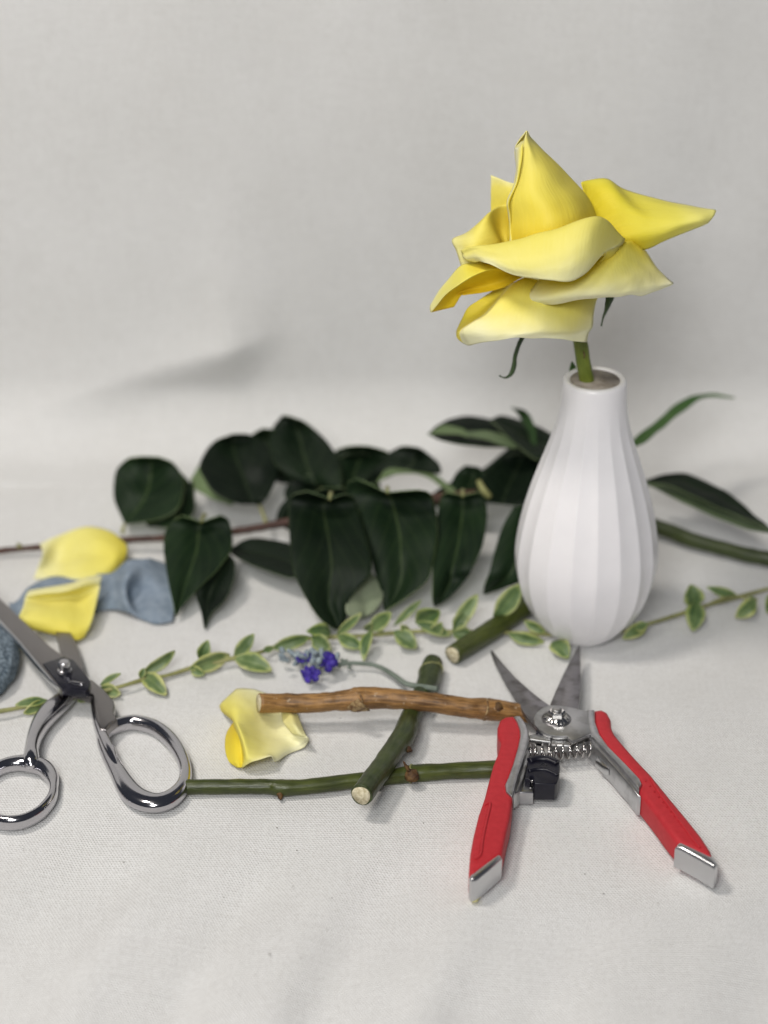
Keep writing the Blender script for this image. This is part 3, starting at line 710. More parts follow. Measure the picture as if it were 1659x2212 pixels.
# ------------------------------------------------------------------ chrome scissors
def scissors():
    c0 = Pz(S(420, 1100), 0)
    root = thing('scissors', 'large chrome dressmaking scissors lying half open at the left edge', 'scissors', (c0.x, c0.y, 0))
    s = lambda pts: [S(*p) for p in pts]
    SC = 0.0000625
    # upper blade, bright strip added as highlight on its bevel, and the one below
    slab('blade', s([(-420, 200), (-200, 395), (0, 600), (60, 655), (150, 745), (240, 830), (330, 915), (425, 985), (480, 1010), (430, 1120), (405, 1195), (330, 1115), (230, 995), (130, 875), (0, 735), (-230, 500)]), 0.0135, 0.0042, 0.0006, M_chromeblade, root, 2)
    slab('bevel_highlight', s([(-230, 488), (0, 722), (130, 862), (232, 985), (330, 1104), (404, 1184), (410, 1200), (322, 1124), (222, 1004), (120, 880), (-8, 742), (-238, 505)]), 0.0132, 0.003, 0.0004, M_cap, root, 2)
    slab('blade', s([(500, 1150), (545, 1110), (540, 1020), (515, 940), (485, 870), (430, 760), (370, 660), (310, 560), (300, 560), (310, 620), (340, 720), (370, 830), (400, 960), (430, 1100)]), 0.0060, 0.0032, 0.0005, M_chromeblade, root, 2)
    pv = slab('pivot_plate', s([(283, 1022), (420, 975), (480, 1002), (540, 1070), (592, 1140), (582, 1192), (560, 1200), (480, 1192), (408, 1184), (360, 1120)]), 0.0145, 0.004, 0.0005, M_blackmetal, root, 2)
    nc = Pz(S(425, 1085), 0.0145)
    kn = lathe('pivot_screw', [(0.0002, 0.0), (0.0032, 0.0), (0.0030, 0.0014), (0.0022, 0.0018), (0.0022, 0.0050), (0.0019, 0.0056), (0.0002, 0.0057)], 30, M_chrome, root, nc, lambda th, z, j: 1 + (0.13 * math.cos(th * 8) if j in (3, 4) else 0))
    kn.data.set_sharp_from_angle(angle=math.radians(35))
    tube('stop_pin', [Pz(S(455, 1150), 0.0145), Pz(S(545, 1165), 0.0150)], [0.0009, 0.0009], M_chrome, root, 10, 8)
    # right bow
    ctr = [(690, 1432, 32), (745, 1396, 34), (815, 1375, 33), (890, 1370, 34), (1010, 1402, 36), (1110, 1478, 37), (1180, 1580, 34), (1212, 1690, 32), (1190, 1790, 36), (1110, 1868, 50), (1010, 1893, 60), (910, 1866, 62), (838, 1806, 56), (772, 1700, 44), (712, 1590, 38), (670, 1490, 32)]
    tube('bow', [Pz(S(a, b), 0.0068) - Vector((0, 0, 0.0033)) for a, b, r in ctr], [(r * SC * 1.28, 0.0033) for a, b, r in ctr], M_chrome, root, 24, 140, True, power=2.2)
    slab('shank', s([(470, 1190), (560, 1130), (600, 1130), (680, 1195), (742, 1270), (748, 1300), (740, 1345), (762, 1385), (715, 1420), (690, 1455), (660, 1455), (632, 1385), (612, 1310), (608, 1235), (560, 1215)]), lambda p: 0.0090, 0.0050, 0.0010, M_chromeblade, root, 3)
    tube('shank', [Pz(S(a, b), 0.0085) - Vector((0, 0, 0.004)) for a, b in [(600, 1222), (612, 1290), (632, 1370), (668, 1460), (718, 1565), (760, 1655), (785, 1705)]], [(0.0009, 0.003), (0.0013, 0.0036), (0.0017, 0.0038), (0.0022, 0.004), (0.0024, 0.0038), (0.0014, 0.0024), (0.0006, 0.0008)], M_chrome, root, 16, 40, power=2.6)
    # left bow
    tube('shank', [Pz(S(a, b), 0.0090) - Vector((0, 0, 0.0042)) for a, b in [(465, 1165), (395, 1225), (325, 1285), (262, 1365), (222, 1450), (203, 1530), (200, 1595), (202, 1630), (204, 1650)]],
         [(0.0030, 0.0030), (0.0042, 0.0036), (0.0046, 0.0038), (0.0038, 0.0040), (0.0031, 0.0041), (0.0029, 0.0042), (0.0033, 0.0040), (0.0030, 0.0030), (0.0012, 0.0010)], M_chrome, root, 20, 60, power=2.3)
    rg = [(348, 1795, 24), (335, 1730, 36), (285, 1668, 46), (200, 1640, 50), (110, 1636, 42), (10, 1660, 34), (-80, 1715, 30), (-150, 1790, 28), (-175, 1870, 28), (-130, 1955, 28), (-50, 2005, 28), (50, 2026, 28), (150, 2014, 28), (245, 1968, 27), (310, 1905, 25), (341, 1850, 24)]
    tube('bow', [Pz(S(a, b), 0.0066) - Vector((0, 0, 0.0032)) for a, b, r in rg], [(r * SC * 1.25, 0.0032) for a, b, r in rg], M_chrome, root, 24, 140, True, power=2.2)
    settle(root)
scissors()

# ------------------------------------------------------------------ cut stems
def cut_end(o, p, axis, r, name='cut_end'):
    a = axis.normalized(); s = a.cross(Vector((0, 0, 1))).normalized(); u = s.cross(a)
    vs = [p + a * 0.0006]; n = 20
    for k in range(n):
        th = 2 * math.pi * k / n; rr = r * (0.80 + 0.05 * math.sin(3 * th + 1))
        vs.append(p + a * 0.0004 + (s * math.cos(th) + u * math.sin(th)) * rr)
    for k in range(n):
        th = 2 * math.pi * k / n; rr = r * 0.84
        vs.append(p - a * 0.0012 + (s * math.cos(th) + u * math.sin(th)) * rr)
    fs = [(0, 1 + k, 1 + (k + 1) % n) for k in range(n)] + [(1 + k, 1 + n + k, 1 + n + (k + 1) % n, 1 + (k + 1) % n) for k in range(n)]
    return mesh(name, vs, fs, M_cut, o, True)
def bud(parent, p, axis, r, ln, m, name='bud', n=12):
    a = axis.normalized()
    return tube(name, [p - a * r * 0.3, p + a * ln * 0.35, p + a * ln * 0.75, p + a * ln], [r, r * 0.9, r * 0.5, r * 0.08], m, parent, n, 14, noise=r * 0.25, nf=900)
def node_ring(parent, p, axis, r, m, wdt=0.0008, name='node', tilt=0.0):
    a = axis.normalized(); s = a.cross(Vector((0, 0, 1))).normalized(); u = s.cross(a)
    pts = []
    for k in range(24):
        th = 2 * math.pi * k / 24
        pts.append(p + (s * math.cos(th) + u * math.sin(th)) * r + a * (tilt * math.cos(th) + 0.0005 * math.sin(3 * th)))
    return tube(name, pts, [wdt] * 24, m, parent, 8, 48, True, noise=wdt * 0.5, nf=900)

def sticks():
    # brown woody stick
    pts = [(405, 330), (520, 330), (640, 330), (740, 322), (800, 318), (850, 312), (920, 308), (1050, 314), (1200, 330), (1340, 350), (1430, 358), (1480, 362), (1560, 370), (1640, 385)]
    zz = [0.0145, 0.0128, 0.0128, 0.0132, 0.0134, 0.0136, 0.0138, 0.0140, 0.0132, 0.0112, 0.0098, 0.0090, 0.0078, 0.0066]
    rr = [45, 45, 44, 44, 48, 54, 50, 46, 45, 46, 51, 50, 41, 39]
    k = 0.00000 + 0.9 / FPX / (1.3825 * 1.507)
    P = [Pz(K(*p), z) for p, z in zip(pts, zz)]
    st = tube('brown_stick', P, [r * k for r in rr], M_bark, None, 22, 110, noise=0.00035, nf=260)
    st['label'] = 'short brown woody stick with knobbly nodes lying across the green stem and yellow petal'; st['category'] = 'stick'
    cut_end(st, P[0], P[0] - P[1], rr[0] * k * 1.12)
    ax = (P[6] - P[4]).normalized()
    node_ring(st, P[5], ax, 49 * k, M_scar, 0.0006, 'node', 0.0012)
    nd = (CP - P[5]).normalized()
    front = Vector((0, -0.75, -0.15)).normalized()
    bud(st, P[5] + front * 45 * k, front + ax * 0.1, 0.0022, 0.0016, M_scar)
    sc = grid_obj('leaf_scar', [[Pz(K(a, b), z) for a, b, z in r] for r in [[(800, 352, .0128), (825, 325, .0165), (850, 312, .0185)], [(830, 370, .0112), (855, 352, .0150), (870, 335, .0172)], [(905, 366, .0116), (890, 352, .0142), (880, 345, .0160)]]], 10, 10, M_scar, st, 0.0006, wob=0.0004, wf=700)
    ax2 = (P[11] - P[9]).normalized()
    node_ring(st, P[10], ax2, 48 * k, M_scar, 0.0005, 'node', -0.0012)
    bud(st, P[11] + Vector((0.05, -0.55, 0.75)).normalized() * 44 * k, Vector((0.1, -0.6, 0.75)), 0.0020, 0.0014, M_darkbud)
    # long green stem in front
    pts = [(50, 708), (250, 706), (440, 706), (500, 712), (620, 706), (840, 680), (1000, 662), (1090, 648), (1130, 645), (1300, 634), (1480, 628), (1600, 626)]
    P = [Pz(K(*p), 0.0034) for p in pts]
    rr = [34, 34, 34, 37, 35, 35, 36, 40, 40, 37, 40, 40]
    k = 0.885 / FPX / (1.3825 * 1.507)
    st = tube('green_stem', P, [r * k for r in rr], M_green, None, 20, 100, noise=0.0002)
    st['label'] = 'long straight green stem lying frontmost between the scissors and the left red grip'; st['category'] = 'stem'; st['group'] = 'cut green stems'
    cut_end(st, P[0], P[0] - P[1], rr[0] * k)
    bud(st, P[3] + Vector((0, -0.8, -0.3)).normalized() * 30 * k, Vector((0.1, -0.8, -0.35)), 0.0013, 0.0030, M_darkbud)
    node_ring(st, P[7], P[8] - P[7], 39 * k, M_vine, 0.0004, 'node', -0.0006)
    b0 = Pz(K(1092, 650), 0.0068)
    bud(st, b0 + Vector((0, 0, -0.0006)), Vector((-0.1, -0.3, 1)), 0.0030, 0.0026, M_darkbud)
    bud(st, b0 + Vector((-0.0012, 0, 0.0020)), Vector((-0.55, 0.1, 1)), 0.0008, 0.0050, M_darkbud, 'bud_tip')
    # crossing green stem
    pts = [(1188, 150), (1175, 200), (1160, 250), (1120, 330), (1085, 400), (1060, 470), (1010, 545), (950, 630), (900, 700), (866, 745)]
    zz = [0.0048, 0.0050, 0.0056, 0.0066, 0.0076, 0.0084, 0.0094, 0.0108, 0.0118, 0.0124]
    rr = [50, 56, 52, 46, 48, 53, 50, 50, 51, 50]
    P = [Pz(K(*p), z) for p, z in zip(pts, zz)]
    k = 0.90 / FPX / (1.3825 * 1.507)
    st = tube('green_stem', P, [r * k * 0.98 for r in rr], M_green2, None, 22, 90, noise=0.0003)
    st['label'] = 'thick dark green stem with pale round cut end crossing under the brown stick'; st['category'] = 'stem'; st['group'] = 'cut green stems'
    cut_end(st, P[-1], P[-1] - P[-2], rr[-1] * k * 1.02)
    bud(st, Pz(K(1068, 535), 0.0080), Vector((0.8, -0.4, -0.1)), 0.0016, 0.0028, M_darkbud)
    node_ring(st, P[1] + (P[0] - P[1]) * 0.2, P[0] - P[2], 53 * k, M_vine, 0.0004, 'node', 0.002)
    # stem that ends at the vase
    P = [Pz(D(978, 1414), 0.0052), Pz(D(1040, 1375), 0.0052), Pz(D(1095, 1338), 0.0052), Pz(D(1140, 1305), 0.0052), Pz(D(1175, 1275), 0.0052)]
    r = 22 * 0.98 / FPX
    st = tube('green_stem', P, [r * 0.93, r, r, r * 1.05, r * 1.05], M_green, None, 20, 40, noise=0.0002)
    st['label'] = 'short green stem with white cut end running back to the left foot of the vase'; st['category'] = 'stem'; st['group'] = 'cut green stems'
    cut_end(st, P[0], P[0] - P[1], r * 0.98)
    # stem on the right behind the vase
    P = [Pz(E(1060, 790), 0.006), Pz(E(1180, 830), 0.006), Pz(E(1300, 876), 0.006), Pz(E(1440, 915), 0.006), Pz(E(1560, 945), 0.006), Pz(E(1680, 968), 0.006), Pz(E(1800, 985), 0.006)]
    st = tube('green_stem', P, [0.0034, 0.0038, 0.0037, 0.0036, 0.0036, 0.0037, 0.0037], M_green2, None, 18, 50, noise=0.0003)
    st['label'] = 'blurred green stem behind the vase running off the right edge'; st['category'] = 'stem'; st['group'] = 'cut green stems'
sticks()

# ------------------------------------------------------------------ loose petals
def loose():
    def G(fn, rows): return [[Pz(fn(a, b), z / 1000.0) for (a, b, z) in r] for r in rows]
    def lp(fn, rows, label, nu=30, nv=30, m=None, **kw):
        o = grid_obj('rose_petal', G(fn, rows), nu, nv, m or M_petal, None, 0.00035, wob=0.0004, wf=160, **kw)
        o['label'] = label; o['category'] = 'petal'; o['group'] = 'fallen yellow petals'
        return o
    o = lp(PC, [[(150, 440, 3), (190, 380, 7), (330, 250, 9), (420, 185, 10), (620, 185, 10), (850, 250, 8), (1050, 320, 6), (1250, 420, 4)],
            [(190, 530, 3), (235, 500, 9), (350, 430, 13), (480, 400, 13), (700, 420, 10), (900, 440, 6), (1080, 480, 5), (1270, 540, 4)],
            [(335, 650, 6), (350, 645, 11), (400, 640, 13), (520, 640, 12), (720, 640, 8), (940, 640, 4), (1080, 620, 4), (1300, 650, 5)],
            [(360, 720, 8), (385, 715, 12), (430, 720, 13.5), (540, 750, 11), (760, 770, 6), (980, 770, 3), (1150, 780, 5), (1370, 800, 7)],
            [(420, 880, 7), (445, 870, 11), (490, 870, 12.5), (600, 890, 10), (800, 890, 5), (1010, 890, 3), (1220, 880, 5), (1430, 890, 8)],
            [(470, 1050, 5), (490, 1040, 8.5), (530, 1040, 10.5), (640, 1050, 9), (830, 1040, 6), (1040, 1000, 4), (1260, 960, 3), (1462, 925, 6)],
            [(490, 1200, 3), (510, 1190, 6), (550, 1190, 8), (650, 1180, 8), (820, 1130, 7), (1010, 1110, 5), (1230, 1050, 2), (1462, 950, 3)],
            [(470, 1338, 1), (500, 1332, 3), (560, 1300, 5), (680, 1245, 7), (910, 1168, 8), (975, 1250, 4), (1180, 1130, 1), (1400, 1040, 1)]],
       'yellow petal lying in the middle under the cut end of the brown stick', 56, 50, m=M_petalpale, swap=True)
    grid_obj('turned_flap', G(PC, [[(340, 690, 1), (350, 690, 4), (372, 700, 8)], [(262, 820, 1), (330, 830, 5), (415, 850, 8)], [(234, 940, 1), (340, 950, 5), (455, 960, 7)], [(238, 1100, 1), (360, 1110, 4), (485, 1120, 4.5)], [(290, 1250, 1), (400, 1260, 3), (495, 1260, 2.5)], [(400, 1338, .6), (440, 1340, 1.5), (480, 1338, 1)]]), 16, 30, M_petalflap, o, 0.0004)
    grid_obj('turned_lip', G(PC, [[(1062, 540, 5), (1180, 530, 9), (1300, 560, 6)], [(1075, 650, 6), (1220, 640, 10), (1345, 690, 7)], [(1120, 720, 7), (1260, 740, 11), (1385, 790, 8)], [(1220, 840, 7), (1310, 850, 9), (1420, 870, 8)], [(1320, 880, 7), (1380, 890, 7.5), (1436, 900, 7)]]), 16, 24, M_petalcream, o, 0.0004)
    lp(B3, [[(330, 310, 12), (440, 255, 14), (640, 180, 15), (780, 165, 15), (930, 210, 12), (1055, 310, 9)],
            [(360, 380, 13), (470, 350, 9), (640, 300, 12), (800, 280, 13), (950, 300, 12), (1060, 350, 9)],
            [(340, 450, 10), (470, 450, 6), (630, 400, 9), (800, 390, 9), (950, 400, 11), (1050, 410, 8)],
            [(300, 540, 5), (460, 520, 5), (640, 480, 8), (790, 470, 8), (940, 480, 8), (1030, 460, 6)],
            [(280, 600, 2), (440, 605, 2), (640, 605, 4), (800, 575, 5), (930, 550, 4), (985, 520, 4)]],
       'pale yellow petal with deep yellow right end, behind the other on the blue ribbon', m=M_petalpale2, swap=True, flipv=True)
    lp(B3, [[(240, 690, 13), (400, 665, 15), (600, 625, 16), (740, 580, 16), (850, 565, 14)],
            [(215, 730, 15), (385, 715, 15.5), (575, 690, 16.5), (722, 640, 16), (838, 620, 14)],
            [(205, 775, 13), (380, 765, 10.5), (560, 745, 10.5), (700, 705, 11), (832, 655, 12.5)],
            [(185, 850, 14), (380, 830, 11), (550, 800, 10), (660, 760, 9), (810, 750, 11)],
            [(155, 935, 10), (330, 920, 11), (520, 920, 10), (690, 930, 8), (775, 900, 9)],
            [(200, 1000, 6), (350, 1010, 7), (520, 1020, 7), (650, 1030, 6), (745, 1000, 6)],
            [(270, 1025, 4), (400, 1050, 4), (530, 1085, 3), (640, 1110, 2), (700, 1085, 2)]],
       'folded yellow petal resting on the scissor blade in front of the blue ribbon', m=M_petalpale2, flipv=True)
    # a snipped scrap at the tip of the left grip
    o = grid_obj('petal_scrap', G(Q, [[(95, 1550, 1), (110, 1548, 2.5), (125, 1546, 2)], [(98, 1570, 1.5), (118, 1562, 1), (150, 1545, 2.5)], [(108, 1582, .8), (125, 1572, 2), (152, 1556, 1)]]), 9, 9, M_petal, None, 0.0005, wob=0.0005, wf=900)
    o['label'] = 'tiny pale yellow scrap on the cloth at the tip of the left red grip'; o['category'] = 'scrap'
loose()

# ------------------------------------------------------------------ blue grey cloth pieces
def ribbons():
    rows = [[(75, 800, 2), (130, 790, 3), (250, 660, 4), (400, 590, 4), (600, 570, 4), (800, 560, 5), (930, 545, 8), (1060, 450, 14), (1200, 430, 15), (1300, 440, 10), (1390, 480, 5)],
            [(80, 840, 2), (145, 840, 3), (280, 720, 4), (430, 660, 4), (620, 640, 4), (800, 640, 4), (930, 640, 7), (1060, 560, 15), (1180, 580, 11), (1310, 600, 9), (1420, 610, 6)],
            [(95, 880, 2), (160, 880, 2), (300, 800, 3), (450, 760, 3), (640, 740, 3), (800, 730, 3), (930, 720, 5), (1040, 680, 10), (1110, 720, 3), (1300, 730, 6), (1440, 720, 5)],
            [(105, 930, 1), (165, 930, 1), (300, 880, 2), (450, 840, 2), (640, 820, 2), (800, 800, 2), (930, 790, 3), (1050, 800, 7), (1140, 840, 2), (1300, 860, 4), (1448, 830, 3)],
            [(120, 970, 1), (180, 970, 1), (300, 950, 1), (450, 900, 1), (640, 880, 1), (800, 862, 1), (930, 855, 1), (1070, 890, 2), (1180, 930, 1), (1300, 965, 1), (1435, 945, 1)]]
    o = grid_obj('ribbon', [[Pz(B3(a, b), z / 1000) for a, b, z in r] for r in rows], 90, 26, M_ribbon, None, 0.0006, wob=0.0012, wf=110)
    o['label'] = 'dusty blue crumpled cloth ribbon under the two yellow petals at left'; o['category'] = 'ribbon'
    rows = [[(-200, 740, 3), (-60, 735, 5), (20, 760, 6), (80, 810, 5)],
            [(-220, 850, 8), (-60, 850, 12), (60, 850, 11), (118, 890, 6)],
            [(-230, 980, 9), (-60, 980, 13), (70, 980, 11), (130, 990, 6)],
            [(-220, 1110, 7), (-60, 1110, 11), (50, 1100, 9), (100, 1110, 4)],
            [(-200, 1240, 2), (-60, 1250, 3), (0, 1228, 3), (40, 1190, 2)]]
    o = grid_obj('cloth_pad', [[Pz(S(a, b), z / 1000) for a, b, z in r] for r in rows], 40, 40, M_pad, None, 0.003, wob=0.0007, wf=500)
    o['label'] = 'rounded fuzzy blue grey cloth piece at left edge beside the scissor blade'; o['category'] = 'cloth piece'
ribbons()

# ------------------------------------------------------------------ dark leafy branch
def branch():
    c0 = Pz(D(700, 1130), 0)
    root = thing('leafy_branch', 'branch of large dark glossy leaves lying along the back of the cloth', 'branch', (c0.x, c0.y, 0))
    P = [Pz(D(-120, 1205), 0.004), Pz(D(0, 1190), 0.004), Pz(D(130, 1178), 0.005), Pz(D(270, 1166), 0.007), Pz(D(400, 1160), 0.009), Pz(D(520, 1146), 0.012), Pz(D(620, 1128), 0.016), Pz(D(760, 1098), 0.020), Pz(D(950, 1075), 0.022), Pz(D(1130, 1062), 0.020), Pz(D(1260, 1050), 0.016)]
    stem = tube('stem', P, [0.0013, 0.0014, 0.0014, 0.0015, 0.0016, 0.0018, 0.0020, 0.0022, 0.0025, 0.0028, 0.0030], M_branch, root, 12, 90, noise=0.0003, nf=400)
    bud(stem, Pz(D(42, 1180), 0.006), Vector((-0.3, -0.3, 1)), 0.0012, 0.0024, M_vine)
    def leaf(rows, z0, z1, back=False, cup=0.0018, mid=None, petiole=None, tl=0.0, fn=L, mats=None, zs=None):
        n = len(rows); g = []
        for i, r in enumerate(rows):
            t = i / (n - 1); z = zs[i] / 1000 if zs else z0 + (z1 - z0) * t
            a, b = (r[0], r[1]), (r[2], r[3])
            k = r[4] if len(r) > 4 else 0.5
            m = (a[0] + (b[0] - a[0]) * k, a[1] + (b[1] - a[1]) * k + (r[5] if len(r) > 5 else 0))
            q1 = (a[0] * .5 + m[0] * .5, a[1] * .5 + m[1] * .5); q2 = (b[0] * .5 + m[0] * .5, b[1] * .5 + m[1] * .5)
            zl, zr = z + tl, z - tl
            cu = cup * min(1, abs(b[0] - a[0]) / 120 + abs(b[1] - a[1]) / 120)
            g.append([Pz(fn(*a), max(.001, zl)), Pz(fn(*q1), max(.001, z + tl / 2 - cu * 0.2)), Pz(fn(*m), max(.001, z - cu)), Pz(fn(*q2), max(.001, z - tl / 2 - cu * 0.2)), Pz(fn(*b), max(.001, zr))])
        o = grid_obj('leaf', g, 21, 26, mats or [M_leaf, M_leafback], root, 0.0004, flip=back, wob=0.0011, wf=90, ruffle=0)
        o.data.update()
        if mats is None and back: pass
        if petiole:
            a = g[0][2]; b = Pz(fn(*petiole), max(0.006, (z0 if not zs else zs[0] / 1000) - 0.004))
            tube('petiole', [a, (a + b) / 2 + Vector((0, -0.001, 0.001)), b], [0.0007, 0.0009, 0.0011], M_vine, o, 8, 10)
        return o
    # left group
    leaf([(118, 462, 126, 464), (84, 380, 250, 445), (80, 320, 320, 400), (92, 260, 340, 310), (130, 225, 310, 245), (180, 213, 250, 216)], 0.008, 0.034, petiole=(112, 500))
    leaf([(205, 470, 215, 473), (185, 420, 290, 470), (230, 330, 335, 380), (290, 260, 345, 300), (325, 270, 335, 280)], 0.006, 0.022)
    leaf([(330, 470, 338, 474), (335, 400, 378, 410), (350, 330, 380, 350), (370, 300, 374, 305)], 0.008, 0.022)
    leaf([(618, 392, 628, 394), (540, 388, 650, 370), (460, 350, 690, 290), (420, 300, 695, 240), (400, 240, 660, 175), (450, 160, 600, 135), (520, 132, 560, 130)], 0.014, 0.040, petiole=(648, 460), mid=None)
    leaf([(365, 300, 400, 240), (380, 330, 440, 250), (410, 350, 490, 270), (450, 370, 520, 300), (490, 385, 530, 340), (515, 395, 528, 390)], 0.016, 0.012, back=True, cup=0.001)
    leaf([(848, 325, 856, 326), (760, 300, 915, 335), (690, 250, 930, 290), (660, 180, 915, 220), (670, 110, 870, 150), (700, 66, 800, 92), (715, 62, 740, 66)], 0.018, 0.044, petiole=(880, 350))
    leaf([(690, 310, 860, 330), (640, 270, 830, 290), (600, 190, 760, 230), (590, 140, 700, 150), (630, 110, 680, 112)], 0.012, 0.036)
    leaf([(735, 395, 940, 400), (715, 350, 950, 350), (740, 305, 930, 305), (800, 285, 880, 285)], 0.012, 0.024)
    leaf([(905, 345, 1075, 330), (890, 290, 1060, 270), (905, 230, 1050, 220), (950, 205, 1010, 200)], 0.014, 0.030)
    leaf([(250, 470, 345, 470), (235, 400, 372, 400), (260, 330, 372, 330), (300, 290, 350, 290)], 0.005, 0.018)
    leaf([(1240, 400, 1420, 400), (1270, 350, 1450, 350), (1330, 310, 1440, 320)], 0.014, 0.024)
    # top middle group
    leaf([(880, 330, 1060, 310), (890, 270, 1070, 260), (900, 200, 1110, 210), (940, 180, 1080, 188), (980, 174, 1030, 176)], 0.020, 0.036)
    leaf([(1000, 330, 1080, 300), (1020, 290, 1200, 255), (1060, 240, 1290, 280), (1110, 195, 1292, 240), (1150, 178, 1240, 195), (1180, 176, 1210, 180)], 0.020, 0.038)
    leaf([(1058, 312, 1066, 296), (1110, 285, 1100, 265), (1190, 280, 1180, 258), (1260, 300, 1265, 280), (1300, 325, 1310, 305), (1350, 358, 1362, 345)], 0.026, 0.024, back=True, cup=0.0005)
    leaf([(680, 460, 740, 490), (700, 400, 800, 430), (740, 360, 860, 380), (800, 345, 840, 350)], 0.012, 0.024)
    leaf([(820, 380, 990, 390), (830, 350, 960, 350), (860, 330, 930, 330)], 0.022, 0.030)
    # front group, hanging toward the camera
    leaf([(335, 432, 480, 430, .5, 24), (300, 450, 508, 448, .5, 10), (273, 490, 520, 490), (265, 550, 518, 560), (275, 630, 460, 640), (290, 710, 400, 700), (304, 770, 345, 760), (312, 808, 318, 806)], 0.030, 0.003, petiole=(420, 430))
    leaf([(500, 560, 530, 600), (440, 620, 530, 660), (385, 690, 510, 710), (385, 730, 480, 760), (405, 790, 445, 800), (416, 850, 420, 852)], 0.016, 0.002)
    leaf([(512, 570, 520, 545), (560, 600, 570, 522), (620, 630, 640, 518), (690, 650, 720, 535), (745, 665, 760, 560), (790, 640, 800, 600)], 0.010, 0.012)
    leaf([(800, 345, 940, 352, .6, 22), (748, 356, 976, 366, .57, 14), (731, 400, 992, 415), (736, 530, 1030, 540), (745, 620, 1040, 640), (775, 700, 990, 700), (815, 770, 950, 760), (860, 825, 948, 810), (905, 858, 925, 858)], 0.046, 0.003, petiole=(890, 350), tl=0.001)
    leaf([(985, 295, 1215, 338, .5, 30), (945, 322, 1258, 352, .5, 16), (962, 385, 1278, 400), (1000, 480, 1286, 500), (1030, 570, 1272, 590), (1055, 650, 1250, 670), (1080, 730, 1180, 730), (1086, 786, 1096, 785)], 0.046, 0.004, petiole=(1100, 330), tl=-0.001)
    leaf([(950, 740, 1040, 645), (945, 780, 1075, 690), (955, 805, 1082, 740), (985, 815, 1050, 790), (1000, 818, 1020, 812)], 0.014, 0.004, cup=0.001, mats=[M_leafgrey, M_leafgrey])
    leaf([(1325, 345, 1435, 345, .5, 14), (1300, 362, 1460, 365, .5, 8), (1285, 430, 1472, 430), (1272, 540, 1455, 540), (1268, 630, 1415, 630), (1268, 700, 1400, 660), (1268, 745, 1340, 730), (1274, 772, 1282, 770)], 0.040, 0.004, petiole=(1380, 340))
    leaf([(1570, 400, 1700, 400), (1530, 470, 1700, 480), (1500, 560, 1690, 570), (1480, 640, 1640, 650), (1462, 690, 1570, 690), (1456, 726, 1466, 726)], 0.036, 0.003, petiole=(1630, 380))
    # right group, partly behind the vase
    leaf([(1250, 128, 1258, 132), (1300, 85, 1330, 160), (1380, 62, 1440, 175), (1470, 70, 1530, 180), (1540, 110, 1580, 185), (1600, 150, 1615, 175)], 0.046, 0.040)
    leaf([(1480, 75, 1495, 85), (1520, 60, 1550, 140), (1580, 70, 1610, 190), (1650, 100, 1660, 220), (1720, 130, 1700, 220)], 0.050, 0.040)
    leaf([(1255, 132, 1262, 126), (1300, 132, 1310, 98), (1370, 132, 1380, 108), (1400, 142, 1404, 136)], 0.048, 0.046, back=True, cup=0.0005)
    leaf([(1390, 140, 1400, 120), (1450, 150, 1470, 122), (1530, 172, 1550, 140), (1575, 185, 1580, 178)], 0.048, 0.044, back=True, cup=0.0005)
    leaf([(1560, 30, 1572, 34), (1590, 60, 1625, 50), (1625, 120, 1650, 110), (1640, 190, 1655, 185)], 0.056, 0.040, mats=[M_slim, M_slim])
    leaf([(1300, 360, 1420, 380), (1330, 320, 1460, 360), (1360, 270, 1480, 300), (1390, 246, 1440, 252)], 0.020, 0.030)
    leaf([(1410, 380, 1640, 400), (1440, 320, 1660, 330), (1480, 260, 1680, 270), (1540, 215, 1660, 220), (1580, 205, 1620, 206)], 0.024, 0.036)
    leaf([(1400, 300, 1620, 380), (1540, 190, 1720, 330), (1590, 140, 1720, 220)], 0.018, 0.036)
    tube('petiole', [Pz(L(1440, 305), 0.030), Pz(L(1455, 335), 0.028), Pz(L(1480, 365), 0.024)], [0.0012, 0.0016, 0.0016], M_vine, root, 10, 14)
    # the two leaves to the right of the vase and the tip behind the lip
    leaf([(1010, 420, 1016, 440), (1060, 375, 1080, 415), (1140, 315, 1165, 350), (1220, 245, 1250, 280), (1310, 203, 1330, 222), (1400, 186, 1405, 200), (1500, 205, 1502, 212)], 0.050, 0.058, mats=[M_slim, M_slim], fn=E, cup=0.0015)
    leaf([(1085, 590, 1090, 600), (1180, 565, 1190, 620), (1300, 572, 1310, 670), (1420, 625, 1430, 720), (1530, 700, 1535, 765), (1630, 785, 1632, 805), (1680, 830, 1681, 833)], 0.030, 0.026, fn=E, cup=0.001)
    leaf([(1090, 600, 1080, 615), (1190, 618, 1170, 660), (1310, 668, 1300, 720), (1430, 718, 1425, 775), (1535, 763, 1535, 812), (1640, 806, 1640, 840), (1690, 838, 1690, 842)], 0.022, 0.020, back=True, fn=E, cup=0.0005)
    leaf([(726, 180, 790, 200), (722, 110, 775, 120), (730, 60, 752, 60), (738, 40, 742, 40)], 0.112, 0.132, mats=[M_slim, M_slim], fn=E)
    settle(root)
branch()

